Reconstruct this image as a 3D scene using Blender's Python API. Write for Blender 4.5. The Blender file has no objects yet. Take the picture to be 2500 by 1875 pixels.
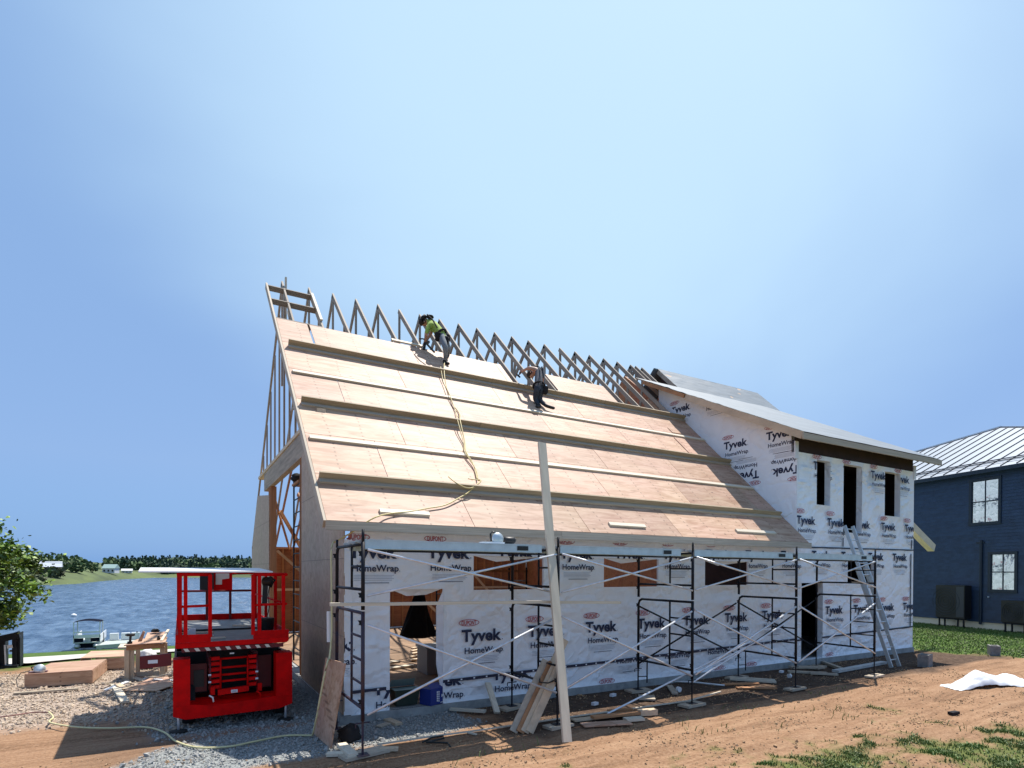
import bpy, bmesh, math, random
from math import sin, cos, pi, radians, sqrt, exp, floor
from mathutils import Vector, Matrix, noise
random.seed(11)
D = bpy.data
SC = bpy.context.scene
COL = SC.collection
V = Vector

# ------------------------------------------------------------------ camera
cam_d = D.cameras.new('camera'); cam = D.objects.new('camera', cam_d); COL.objects.link(cam)
SC.camera = cam
cam_d.sensor_width = 36.0
cam_d.lens = 36.0 * 1404.045 / 2500.0
cam_d.shift_y = (1404.79 - 937.5) / 2500.0
cam_d.clip_start = 0.1; cam_d.clip_end = 6000
yaw, pitch, roll = 0.5235, -0.0075, 0.0042
fw = V((sin(yaw), cos(yaw), 0)); rt = V((cos(yaw), -sin(yaw), 0)); up = V((0, 0, 1))
f2 = fw * cos(pitch) + up * sin(pitch); u2 = -fw * sin(pitch) + up * cos(pitch)
r3 = rt * cos(roll) + u2 * sin(roll); u3 = u2 * cos(roll) - rt * sin(roll)
M = Matrix((r3, u3, -f2)).transposed().to_4x4(); M.translation = V((0, 0, 2.4046))
cam.matrix_world = M

# ------------------------------------------------------------------ world and sun
SUNV = V((0.37, 0.215, 1.0)).normalized()
elev = math.asin(SUNV.z); azim = math.atan2(SUNV.x, SUNV.y)
w = D.worlds.new('World'); SC.world = w; w.use_nodes = True
nt = w.node_tree; nt.nodes.clear()
N = nt.nodes.new; L = nt.links.new
out = N('ShaderNodeOutputWorld'); bg = N('ShaderNodeBackground'); sky = N('ShaderNodeTexSky')
sky.sky_type = 'NISHITA'; sky.sun_disc = False; sky.sun_elevation = elev; sky.sun_rotation = azim
sky.altitude = 10; sky.air_density = 1.0; sky.dust_density = 1.2; sky.ozone_density = 1.6
tc = N('ShaderNodeTexCoord')
# hazy summer sky: deep blue away from the sun, milky and bright towards it, thin cirrus drawn out between
EXPO = 0.6; STR = 0.12; K = 1.0 / (2 ** EXPO * STR)
def rgbn(c): return tuple(v * K for v in c) + (1,)
vn = N('ShaderNodeVectorMath'); vn.operation = 'NORMALIZE'; L(tc.outputs['Generated'], vn.inputs[0])
dp = N('ShaderNodeVectorMath'); dp.operation = 'DOT_PRODUCT'; dp.inputs[1].default_value = (0.417, 0.571, 0.707); L(vn.outputs[0], dp.inputs[0])
mp = N('ShaderNodeMapping'); mp.inputs['Rotation'].default_value = (0.15, 0.2, radians(62)); mp.inputs['Scale'].default_value = (0.8, 2.1, 1.9)
n1 = N('ShaderNodeTexNoise'); n1.inputs['Scale'].default_value = 1.2; n1.inputs['Detail'].default_value = 4; n1.inputs['Roughness'].default_value = 0.5; n1.inputs['Distortion'].default_value = 0.3
L(vn.outputs[0], mp.inputs['Vector']); L(mp.outputs[0], n1.inputs['Vector'])
ad = N('ShaderNodeMath'); ad.operation = 'MULTIPLY_ADD'; ad.inputs[1].default_value = 0.16; L(n1.outputs['Fac'], ad.inputs[0])
off = N('ShaderNodeMath'); off.operation = 'SUBTRACT'; off.inputs[1].default_value = 0.08; L(dp.outputs['Value'], off.inputs[0]); L(off.outputs[0], ad.inputs[2])
rv = N('ShaderNodeValToRGB'); rv.color_ramp.interpolation = 'EASE'; e = rv.color_ramp.elements
e[0].position = 0.74; e[0].color = (0, 0, 0, 1); e[1].position = 0.99; e[1].color = (1, 1, 1, 1)
L(ad.outputs[0], rv.inputs['Fac'])
sep = N('ShaderNodeSeparateXYZ'); L(vn.outputs[0], sep.inputs[0])
rh = N('ShaderNodeValToRGB'); e = rh.color_ramp.elements; e[0].position = 0.0; e[0].color = rgbn((.135, .36, .79)); e[1].position = 0.5; e[1].color = rgbn((.265, .45, .78))
q_ = e.new(.06); q_.color = rgbn((.18, .385, .78)); q_ = e.new(.16); q_.color = rgbn((.255, .43, .78))
L(sep.outputs['Z'], rh.inputs['Fac'])
m1 = N('ShaderNodeMix'); m1.data_type = 'RGBA'; m1.inputs['B'].default_value = rgbn((.60, .85, 1.06)); L(rv.outputs['Color'], m1.inputs['Factor']); L(rh.outputs['Color'], m1.inputs['A'])
m2 = N('ShaderNodeMix'); m2.data_type = 'RGBA'; m2.inputs['Factor'].default_value = 0.84; L(sky.outputs['Color'], m2.inputs['A']); L(m1.outputs['Result'], m2.inputs['B'])
L(m2.outputs['Result'], bg.inputs['Color']); bg.inputs['Strength'].default_value = STR
L(bg.outputs[0], out.inputs['Surface'])
sd = D.lights.new('sun', 'SUN'); sun = D.objects.new('sun', sd); COL.objects.link(sun)
sd.energy = 4.6; sd.angle = radians(0.6); sd.color = (1.0, 0.94, 0.86)
sun.rotation_mode = 'QUATERNION'; sun.rotation_quaternion = SUNV.to_track_quat('Z', 'Y'); sun.location = (20, 10, 40)
SC.view_settings.view_transform = 'Standard'
try: SC.view_settings.look = 'None'
except Exception: pass
SC.view_settings.gamma = 1.0; SC.view_settings.use_curve_mapping = False
SC.view_settings.exposure = EXPO

# ------------------------------------------------------------------ materials
MATS = {}
def mat(name, col=(.5, .5, .5), rough=.6, metal=0.0, var=0.0, vscale=4.0, coords='Object', stretch=(1, 1, 1), bump=0.0, bscale=20.0,
        detail=4.0, col2=None, rnd=0.0, trans=0.0, spec=0.5, coat=0.0):
    """Principled material: base colour broken up by noise, random tint per object, noise bump."""
    if name in MATS: return MATS[name]
    m = D.materials.new(name); m.use_nodes = True; MATS[name] = m
    t = m.node_tree; b = t.nodes['Principled BSDF']; N = t.nodes.new; L = t.links.new
    b.inputs['Roughness'].default_value = rough; b.inputs['Metallic'].default_value = metal
    b.inputs['Specular IOR Level'].default_value = spec
    if coat: b.inputs['Coat Weight'].default_value = coat; b.inputs['Coat Roughness'].default_value = .12
    b.inputs['Base Color'].default_value = (*col, 1)
    if var or col2 or bump or rnd:
        tc = N('ShaderNodeTexCoord'); mp = N('ShaderNodeMapping'); mp.inputs['Scale'].default_value = stretch
        oi = N('ShaderNodeObjectInfo'); ad = N('ShaderNodeVectorMath'); ad.operation = 'ADD'
        ml = N('ShaderNodeVectorMath'); ml.operation = 'SCALE'; ml.inputs['Scale'].default_value = 37.0
        cx = N('ShaderNodeCombineXYZ')
        for i in range(3): L(oi.outputs['Random'], cx.inputs[i])
        L(cx.outputs[0], ml.inputs[0]); L(tc.outputs[coords], mp.inputs['Vector']); L(mp.outputs[0], ad.inputs[0]); L(ml.outputs[0], ad.inputs[1])
        n = N('ShaderNodeTexNoise'); n.inputs['Scale'].default_value = vscale; n.inputs['Detail'].default_value = detail; n.inputs['Roughness'].default_value = .6
        L(ad.outputs[0], n.inputs['Vector'])
        c2 = col2 or tuple(max(0, c * (1 - var)) for c in col)
        c1 = col if col2 else tuple(min(1, c * (1 + var)) for c in col)
        rp = N('ShaderNodeValToRGB'); rp.color_ramp.elements[0].position = .33; rp.color_ramp.elements[1].position = .67
        rp.color_ramp.elements[0].color = (*c2, 1); rp.color_ramp.elements[1].color = (*c1, 1)
        L(n.outputs['Fac'], rp.inputs['Fac'])
        last = rp.outputs['Color']
        if rnd:
            hs = N('ShaderNodeHueSaturation'); mrr = N('ShaderNodeMapRange'); mrr.inputs[3].default_value = 1 - rnd; mrr.inputs[4].default_value = 1 + rnd
            L(oi.outputs['Random'], mrr.inputs[0]); L(mrr.outputs[0], hs.inputs['Value']); L(last, hs.inputs['Color']); last = hs.outputs['Color']
        L(last, b.inputs['Base Color'])
        if bump:
            n2 = N('ShaderNodeTexNoise'); n2.inputs['Scale'].default_value = bscale; n2.inputs['Detail'].default_value = 5
            L(ad.outputs[0], n2.inputs['Vector'])
            bp = N('ShaderNodeBump'); bp.inputs['Strength'].default_value = bump; bp.inputs['Distance'].default_value = .02
            L(n2.outputs['Fac'], bp.inputs['Height']); L(bp.outputs[0], b.inputs['Normal'])
    return m

def plywood(name, c_light, c_dark, c_knot, rnd=.09):
    """Rotary-cut veneer: grain drawn out along the sheet, cathedral bands, dark knots, rows of nail heads."""
    m = D.materials.new(name); m.use_nodes = True; MATS[name] = m
    t = m.node_tree; b = t.nodes['Principled BSDF']; N = t.nodes.new; L = t.links.new
    b.inputs['Roughness'].default_value = .62
    tc = N('ShaderNodeTexCoord'); oi = N('ShaderNodeObjectInfo'); cx = N('ShaderNodeCombineXYZ')
    for i in range(3): L(oi.outputs['Random'], cx.inputs[i])
    sc = N('ShaderNodeVectorMath'); sc.operation = 'SCALE'; sc.inputs['Scale'].default_value = 53.0; L(cx.outputs[0], sc.inputs[0])
    def coords(s):
        mp = N('ShaderNodeMapping'); mp.inputs['Scale'].default_value = s; L(tc.outputs['Object'], mp.inputs['Vector'])
        a = N('ShaderNodeVectorMath'); a.operation = 'ADD'; L(mp.outputs[0], a.inputs[0]); L(sc.outputs[0], a.inputs[1]); return a.outputs[0]
    g = N('ShaderNodeTexNoise'); g.inputs['Scale'].default_value = 1.0; g.inputs['Detail'].default_value = 6; g.inputs['Roughness'].default_value = .62; g.inputs['Distortion'].default_value = 1.1
    L(coords((1.3, 7, 7)), g.inputs['Vector'])
    rp = N('ShaderNodeValToRGB'); e = rp.color_ramp.elements; e[0].position = .36; e[0].color = (*c_dark, 1); e[1].position = .60; e[1].color = (*c_light, 1)
    L(g.outputs['Fac'], rp.inputs['Fac'])
    # large blotches shifting hue
    g2 = N('ShaderNodeTexNoise'); g2.inputs['Scale'].default_value = 1.0; g2.inputs['Detail'].default_value = 2; L(coords((.55, 1.2, 1.2)), g2.inputs['Vector'])
    hs = N('ShaderNodeHueSaturation'); m1 = N('ShaderNodeMapRange'); m1.inputs[1].default_value = .3; m1.inputs[2].default_value = .7; m1.inputs[3].default_value = .488; m1.inputs[4].default_value = .506
    L(g2.outputs['Fac'], m1.inputs[0]); L(m1.outputs[0], hs.inputs['Hue'])
    m2 = N('ShaderNodeMapRange'); m2.inputs[3].default_value = 1 - rnd; m2.inputs[4].default_value = 1 + rnd; L(oi.outputs['Random'], m2.inputs[0]); L(m2.outputs[0], hs.inputs['Value'])
    L(rp.outputs['Color'], hs.inputs['Color'])
    # knots and veneer plugs
    vo = N('ShaderNodeTexVoronoi'); vo.inputs['Scale'].default_value = 1.0; L(coords((2.0, 3.4, 3.4)), vo.inputs['Vector'])
    k = N('ShaderNodeValToRGB'); k.color_ramp.elements[0].position = .035; k.color_ramp.elements[0].color = (1, 1, 1, 1); k.color_ramp.elements[1].position = .10; k.color_ramp.elements[1].color = (0, 0, 0, 1)
    L(vo.outputs['Distance'], k.inputs['Fac'])
    sepc = N('ShaderNodeSeparateColor'); L(vo.outputs['Color'], sepc.inputs[0]); gt = N('ShaderNodeMath'); gt.operation = 'GREATER_THAN'; gt.inputs[1].default_value = .55; L(sepc.outputs[0], gt.inputs[0])
    mu = N('ShaderNodeMath'); mu.operation = 'MULTIPLY'; L(k.outputs['Color'], mu.inputs[0]); L(gt.outputs[0], mu.inputs[1])
    mx = N('ShaderNodeMix'); mx.data_type = 'RGBA'; mx.inputs['B'].default_value = (*c_knot, 1); L(mu.outputs[0], mx.inputs['Factor']); L(hs.outputs['Color'], mx.inputs['A'])
    # thin darker streaks
    g3 = N('ShaderNodeTexNoise'); g3.inputs['Scale'].default_value = 1.0; g3.inputs['Detail'].default_value = 3; g3.inputs['Distortion'].default_value = .6; L(coords((2.2, 22, 22)), g3.inputs['Vector'])
    k3 = N('ShaderNodeValToRGB'); k3.color_ramp.elements[0].position = .62; k3.color_ramp.elements[0].color = (0, 0, 0, 1); k3.color_ramp.elements[1].position = .74; k3.color_ramp.elements[1].color = (.55, .55, .55, 1)
    L(g3.outputs['Fac'], k3.inputs['Fac'])
    mx2 = N('ShaderNodeMix'); mx2.data_type = 'RGBA'; mx2.inputs['B'].default_value = (c_knot[0] * 1.6, c_knot[1] * 1.6, c_knot[2] * 1.6, 1); L(k3.outputs['Color'], mx2.inputs['Factor']); L(mx.outputs['Result'], mx2.inputs['A'])
    # nail lines over the framing: faint dimples in rows two feet apart
    sx = N('ShaderNodeSeparateXYZ'); L(tc.outputs['Object'], sx.inputs[0])
    def frac(src, period, off):
        a = N('ShaderNodeMath'); a.operation = 'MULTIPLY_ADD'; a.inputs[1].default_value = 1 / period; a.inputs[2].default_value = off; L(src, a.inputs[0])
        f = N('ShaderNodeMath'); f.operation = 'FRACT'; L(a.outputs[0], f.inputs[0]); c = N('ShaderNodeMath'); c.operation = 'SUBTRACT'; c.inputs[1].default_value = .5; L(f.outputs[0], c.inputs[0])
        d = N('ShaderNodeMath'); d.operation = 'MULTIPLY'; d.inputs[1].default_value = period; L(c.outputs[0], d.inputs[0]); return d.outputs[0]
    wob = N('ShaderNodeMath'); wob.operation = 'MULTIPLY_ADD'; wob.inputs[1].default_value = .16; L(g2.outputs['Fac'], wob.inputs[0]); L(sx.outputs['X'], wob.inputs[2])
    fx = frac(wob.outputs[0], .6096, .22); fz = frac(sx.outputs['Z'], .085, .3)
    cv = N('ShaderNodeCombineXYZ'); L(fx, cv.inputs[0]); L(fz, cv.inputs[1]); ln = N('ShaderNodeVectorMath'); ln.operation = 'LENGTH'; L(cv.outputs[0], ln.inputs[0])
    lt = N('ShaderNodeMapRange'); lt.inputs[1].default_value = .011; lt.inputs[2].default_value = .024; lt.inputs[3].default_value = .62; lt.inputs[4].default_value = 0; L(ln.outputs['Value'], lt.inputs[0])
    mx3 = N('ShaderNodeMix'); mx3.data_type = 'RGBA'; mx3.inputs['B'].default_value = (*c_knot, 1); L(lt.outputs[0], mx3.inputs['Factor']); L(mx2.outputs['Result'], mx3.inputs['A'])
    # boot dirt and scuffs
    g4 = N('ShaderNodeTexNoise'); g4.inputs['Scale'].default_value = 1.0; g4.inputs['Detail'].default_value = 7; g4.inputs['Roughness'].default_value = .7; L(coords((2.6, 3.0, 3.0)), g4.inputs['Vector'])
    k4 = N('ShaderNodeMapRange'); k4.inputs[1].default_value = .58; k4.inputs[2].default_value = .78; k4.inputs[4].default_value = .45; L(g4.outputs['Fac'], k4.inputs[0])
    mx4 = N('ShaderNodeMix'); mx4.data_type = 'RGBA'; mx4.inputs['B'].default_value = (c_dark[0] * .62, c_dark[1] * .55, c_dark[2] * .5, 1); L(k4.outputs[0], mx4.inputs['Factor']); L(mx3.outputs['Result'], mx4.inputs['A'])
    L(mx4.outputs['Result'], b.inputs['Base Color'])
    bp = N('ShaderNodeBump'); bp.inputs['Strength'].default_value = .15; bp.inputs['Distance'].default_value = .004; L(g.outputs['Fac'], bp.inputs['Height']); L(bp.outputs[0], b.inputs['Normal'])
    return m

plywood('ply', (.53, .35, .235), (.37, .205, .12), (.10, .045, .022), .13)
plywood('ply_shade', (.48, .36, .25), (.36, .255, .17), (.16, .09, .05))
plywood('ply_inner', (.42, .19, .085), (.30, .12, .05), (.10, .04, .02))
mat('lumber', (.56, .43, .29), .65, var=.16, vscale=5, coords='Generated', detail=5, rnd=.12, bump=.1, bscale=14)
mat('lumber_grey', (.43, .36, .27), .7, var=.2, vscale=6, coords='Generated', detail=5, rnd=.10)
mat('lumber_olive', (.33, .255, .16), .7, var=.18, vscale=6, coords='Generated', detail=5, rnd=.08)
mat('lumber_pale', (.64, .56, .43), .65, var=.12, vscale=6, coords='Generated', detail=5, rnd=.08)
mat('lumber_orange', (.42, .20, .085), .65, var=.18, vscale=6, coords='Generated', detail=5, rnd=.1)
mat('lumber_dark', (.20, .17, .14), .75, var=.2, vscale=6, coords='Generated', rnd=.1)
mat('beam_lvl', (.34, .27, .20), .7, var=.3, vscale=7, coords='Generated', detail=6)
mat('concrete', (.30, .31, .30), .85, var=.22, vscale=6, bump=.3, bscale=40)
mat('truss_wood', (.32, .27, .215), .75, var=.2, vscale=6, coords='Generated', detail=5, rnd=.12)
mat('ink_navy', (.012, .02, .06), .6)
mat('ink_red', (.45, .10, .11), .6)
mat('ink_grey', (.30, .34, .40), .6)
mat('tape_navy', (.012, .018, .05), .45)
mat('black_steel', (.010, .011, .016), .5, var=.3, vscale=12, spec=.25)
mat('navy_steel', (.016, .022, .060), .45, var=.4, vscale=9, col2=(.05, .022, .02))
mat('galv', (.72, .74, .76), .38, .45, var=.12, vscale=10)
mat('alu', (.56, .63, .66), .42, .5, var=.10, vscale=6)
mat('alu_dull', (.50, .53, .52), .5, .45, var=.12, vscale=6)
mat('red_paint', (.62, .0004, .001), .55, var=.22, vscale=5, spec=.12)
mat('red_dark', (.13, .002, .006), .5, var=.15, vscale=5)
mat('deck_plate', (.20, .21, .21), .55, .3, var=.3, vscale=7)
mat('black_plastic', (.012, .012, .013), .5)
mat('black_cloth', (.010, .010, .012), .95, var=.3, vscale=6)
mat('white_plastic', (.75, .76, .75), .4)
mat('white_paint', (.75, .76, .77), .5)
mat('cream_strip', (.72, .66, .55), .6)
mat('rubber', (.015, .015, .015), .85)
mat('hose_yellow', (.55, .43, .16), .5)
mat('hose_pale', (.62, .56, .30), .5)
mat('hose_black', (.02, .022, .02), .5)
mat('grey_underlay', (.15, .18, .205), .55, var=.16, vscale=1.1, stretch=(.6, 3, 3), bump=.5, bscale=3, detail=6)
mat('white_membrane', (.165, .19, .21), .5, var=.16, vscale=1.2, stretch=(.5, 3, 3), bump=.4, bscale=4)
mat('shade_brown', (.035, .018, .016), .8, var=.3, vscale=4)  # brown darkened to stand in for shade indoors and under the eaves
mat('siding_navy', (.020, .044, .098), .55, var=.22, vscale=3, rnd=.06)
mat('siding_trim', (.010, .022, .042), .5)
mat('metal_roof', (.24, .28, .335), .42, .2, var=.05, vscale=.8)
mat('seam_dark', (.05, .055, .07), .5, .3)
mat('skin', (.42, .24, .17), .55)
mat('shirt_lime', (.30, .42, .075), .85, var=.12, vscale=9)
mat('shirt_grey', (.075, .08, .095), .85, var=.25, vscale=9)
mat('trousers_grey', (.17, .19, .21), .85, var=.3, vscale=9)
mat('trousers_dark', (.028, .040, .055), .85, var=.3, vscale=9)
mat('boot', (.014, .012, .012), .6)
mat('hair', (.012, .009, .008), .7)
mat('blue_carton', (.012, .03, .20), .5, var=.1, vscale=5)
mat('green_tote', (.012, .028, .020), .5)
mat('tote_lid', (.20, .28, .27), .45)
mat('grey_box', (.28, .28, .27), .6)
mat('bark', (.09, .065, .045), .9, var=.3, vscale=8, bump=.6, bscale=20)
mat('leaf_bright', (.15, .25, .025), .5, var=.4, vscale=1.5, rnd=.1)
mat('leaf_dark', (.045, .10, .016), .55, var=.4, vscale=1.5, rnd=.1)
mat('leaf_far', (.042, .082, .046), .8, var=.45, vscale=.05)
mat('leaf_far2', (.085, .135, .05), .8, var=.4, vscale=.2)
mat('leaf_conifer', (.036, .070, .044), .8, var=.3, vscale=.1)
mat('bush_far', (.085, .10, .05), .85, var=.4, vscale=.2)
mat('grass_blade', (.085, .165, .024), .6, var=.45, vscale=1.2, col2=(.13, .15, .045))
mat('stone', (.30, .30, .285), .85, var=.35, vscale=25)
mat('stone_tan', (.46, .37, .28), .9, var=.35, vscale=18)
mat('clod', (.36, .235, .135), .95, var=.35, vscale=18)
mat('block_grey', (.22, .21, .20), .9, var=.2, vscale=12, bump=.3)
mat('boat_white', (.72, .74, .74), .35)
mat('boat_canvas', (.008, .010, .02), 1.0, spec=.05)
mat('boat_grey', (.40, .44, .41), .5)
mat('floor_ply', (.24, .155, .095), .85, var=.35, vscale=1.5, detail=6)
mat('copper_saw', (.20, .09, .08), .4, .4)

def two_tone(name, a, b_, scale, **k): return mat(name, a, col2=b_, vscale=scale, **k)

# house wrap: white spun sheet, creased
def wrap_mat(name, base):
    m = D.materials.new(name); m.use_nodes = True; MATS[name] = m
    t = m.node_tree; b = t.nodes['Principled BSDF']; N = t.nodes.new; L = t.links.new
    b.inputs['Roughness'].default_value = .45; b.inputs['Base Color'].default_value = (*base, 1)
    tc = N('ShaderNodeTexCoord')
    n1 = N('ShaderNodeTexNoise'); n1.inputs['Scale'].default_value = 1.4; n1.inputs['Detail'].default_value = 3; n1.inputs['Distortion'].default_value = 2.2
    mp = N('ShaderNodeMapping'); mp.inputs['Scale'].default_value = (1.0, 1.0, 1.5); mp.inputs['Rotation'].default_value = (0.0, .45, 0)
    L(tc.outputs['Object'], mp.inputs[0]); L(mp.outputs[0], n1.inputs['Vector'])
    v = N('ShaderNodeTexVoronoi'); v.feature = 'DISTANCE_TO_EDGE'; v.inputs['Scale'].default_value = 1.15; 
    nn = N('ShaderNodeTexNoise'); nn.inputs['Scale'].default_value = 2.0; ad = N('ShaderNodeVectorMath'); ad.operation = 'ADD'; L(mp.outputs[0], ad.inputs[0]); L(nn.outputs['Color'], ad.inputs[1]); L(tc.outputs['Object'], nn.inputs['Vector']); L(ad.outputs[0], v.inputs['Vector'])
    rp = N('ShaderNodeValToRGB'); rp.color_ramp.elements[0].position = 0; rp.color_ramp.elements[1].position = .12; L(v.outputs['Distance'], rp.inputs[0])
    b1 = N('ShaderNodeBump'); b1.inputs['Strength'].default_value = .5; b1.inputs['Distance'].default_value = .05; L(n1.outputs['Fac'], b1.inputs['Height'])
    b2 = N('ShaderNodeBump'); b2.inputs['Strength'].default_value = .6; b2.inputs['Distance'].default_value = .02; L(rp.outputs['Color'], b2.inputs['Height']); L(b1.outputs[0], b2.inputs['Normal'])
    L(b2.outputs[0], b.inputs['Normal'])
    # faint stud lines / dirt
    n3 = N('ShaderNodeTexNoise'); n3.inputs['Scale'].default_value = 3; n3.inputs['Detail'].default_value = 6; L(tc.outputs['Object'], n3.inputs['Vector'])
    cr = N('ShaderNodeValToRGB'); cr.color_ramp.elements[0].color = (base[0] * .95, base[1] * .95, base[2] * .95, 1); cr.color_ramp.elements[1].color = (*base, 1); cr.color_ramp.elements[0].position = .3; cr.color_ramp.elements[1].position = .6
    L(n3.outputs['Fac'], cr.inputs[0]); L(cr.outputs[0], b.inputs['Base Color'])
    # spun-bonded sheet lets a little light through
    return m
wrap_mat('wrap', (.86, .90, .93))

# ------------------------------------------------------------------ mesh builder
class MB:
    def __init__(s): s.v = []; s.f = []; s.m = []; s.cur = 0; s.smooth = False
    def face(s, idx): s.f.append(tuple(idx)); s.m.append(s.cur)
    def poly(s, pts): b = len(s.v); s.v += [V(p) for p in pts]; s.face(range(b, b + len(pts))); return s
    def prism(s, pts, d):
        """polygon pts extruded by vector d, closed"""
        d = V(d); n = len(pts); b = len(s.v); P = [V(p) for p in pts]
        nrm = V((0, 0, 0))
        for i in range(n): nrm += P[i].cross(P[(i + 1) % n])
        if nrm.dot(d) > 0: P.reverse()
        s.v += P + [p + d for p in P]
        s.face(range(b, b + n)); s.face([b + n + i for i in reversed(range(n))])
        for i in range(n):
            j = (i + 1) % n; s.face((b + j, b + i, b + n + i, b + n + j))
        return s
    def box(s, x0, x1, y0, y1, z0, z1):
        return s.prism([(x0, y0, z0), (x1, y0, z0), (x1, y1, z0), (x0, y1, z0)], (0, 0, z1 - z0))
    def bar(s, p0, p1, w, h, upv=(0, 0, 1)):
        """rectangular bar from p0 to p1; h along upv, w across"""
        p0 = V(p0); p1 = V(p1); d = (p1 - p0).normalized(); u = V(upv); u = u - d * u.dot(d)
        if u.length < 1e-4: u = V((1, 0, 0)) - d * d.x
        u.normalize(); a = d.cross(u)
        return s.prism([p0 + a * (i * w / 2) + u * (j * h / 2) for i, j in ((-1, -1), (1, -1), (1, 1), (-1, 1))], p1 - p0)
    def tube(s, pts, r, n=6, cap=True):
        pts = [V(p) for p in pts]; b = len(s.v); k = len(pts)
        for i, p in enumerate(pts):
            d = (pts[min(i + 1, k - 1)] - pts[max(i - 1, 0)]).normalized()
            a = d.cross(V((0, 0, 1))) if abs(d.z) < .95 else d.cross(V((1, 0, 0)))
            a.normalize(); c = d.cross(a); rr = r[i] if isinstance(r, (list, tuple)) else r
            for j in range(n):
                t = 2 * pi * j / n; s.v.append(p + a * (rr * cos(t)) + c * (rr * sin(t)))
        for i in range(k - 1):
            for j in range(n):
                q = (j + 1) % n; s.face((b + i * n + j, b + i * n + q, b + (i + 1) * n + q, b + (i + 1) * n + j))
        if cap:
            s.face([b + j for j in reversed(range(n))]); s.face([b + (k - 1) * n + j for j in range(n)])
        return s
    def lathe(s, c, prof, n=14, axis='Z'):
        b = len(s.v); c = V(c)
        for r, h in prof:
            for j in range(n):
                t = 2 * pi * j / n
                p = {'Z': (r * cos(t), r * sin(t), h), 'Y': (r * cos(t), h, -r * sin(t)), 'X': (h, r * cos(t), r * sin(t))}[axis]
                s.v.append(c + V(p))
        for i in range(len(prof) - 1):
            for j in range(n):
                q = (j + 1) % n; s.face((b + i * n + j, b + i * n + q, b + (i + 1) * n + q, b + (i + 1) * n + j))
        s.face([b + j for j in reversed(range(n))]); s.face([b + (len(prof) - 1) * n + j for j in range(n)])
        return s
    def grid(s, fn, nu, nv):
        b = len(s.v)
        for i in range(nu + 1):
            for j in range(nv + 1): s.v.append(V(fn(i / nu, j / nv)))
        for i in range(nu):
            for j in range(nv):
                a = b + i * (nv + 1) + j; s.face((a, a + nv + 1, a + nv + 2, a + 1))
        return s
    def build(s, name, mats, parent=None, smooth=None, origin=None):
        if isinstance(mats, str): mats = [mats]
        org = V((0, 0, 0))
        if parent is not None: org = wloc(parent)
        elif origin is not None: org = V(origin)
        me = D.meshes.new(name); me.from_pydata([tuple(p - org) for p in s.v], [], s.f)
        for m_ in mats: me.materials.append(MATS[m_])
        me.polygons.foreach_set('material_index', s.m)
        if smooth if smooth is not None else s.smooth: me.polygons.foreach_set('use_smooth', [True] * len(s.f))
        me.update()
        o = D.objects.new(name, me); COL.objects.link(o)
        if parent is not None: o.parent = parent
        else: o.location = org
        return o
def wloc(o):
    p = V(o.location)
    while o.parent: o = o.parent; p += V(o.location)
    return p
def tag(o, label=None, cat=None, group=None, kind=None):
    if label: o['label'] = label
    if cat: o['category'] = cat
    if group: o['group'] = group
    if kind: o['kind'] = kind
    return o
def thing(name, label, cat, loc, group=None):
    o = D.objects.new(name, None); COL.objects.link(o); o.location = loc; o.empty_display_size = .2
    return tag(o, label, cat, group)
def solo(mb, name, mats, label, cat, origin, group=None, smooth=None):
    return tag(mb.build(name, mats, None, smooth, origin), label, cat, group)
def copy_tree(o, loc=None, parent=None):
    c = o.copy(); COL.objects.link(c)
    if parent is not None: c.parent = parent
    if loc is not None: c.location = loc
    for ch in list(o.children): copy_tree(ch, None, c)
    return c
def rn(a, b): return random.uniform(a, b)
def sm(t): t = max(0, min(1, t)); return t * t * (3 - 2 * t)
# ------------------------------------------------------------------ ground
WZ = -5.8
def shore_y(x): return 70.5 + .35 * x * (1 if x < 0 else .2) * .5 + 3.0 * sm((x + 14) / 12)
def base_z(x, y):
    y0 = 18.2
    if y <= y0: return 0.0
    t = (y - y0) / (72 - y0)
    return WZ * t * 1.0 if t < 1.15 else WZ * 1.15
def gz(x, y):
    z = base_z(x, y)
    if y < 20 and -8 < x < 26:
        # wheel ruts running along the house front, clods, settled strip near the wall
        k = sm((7.6 - y) / .7)
        n = noise.noise(V((x * .35, y * 2.3, 3.1))) * .055 + noise.noise(V((x * 1.3, y * 3.4, 7.7))) * .034 + noise.noise(V((x * 4, y * 7, 1.2))) * .022 + noise.noise(V((x * 11, y * 15, 5.2))) * .010
        n += noise.noise(V((x * .22, y * .8, 9.0))) * .05
        left = sm((-x + .6) / 1.2) * sm((y - 9.2) / 1.0)
        amp = .22 + .78 * k + .35 * left
        if x > 14: amp = max(amp, .8 * sm((x - 14.5) / 1.5) * sm((8.9 - y) / 1))
        z += n * amp - .018 * amp
    return z
def gnoise(x, y, s, o): return noise.noise(V((x * s, y * s, o)))
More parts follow.
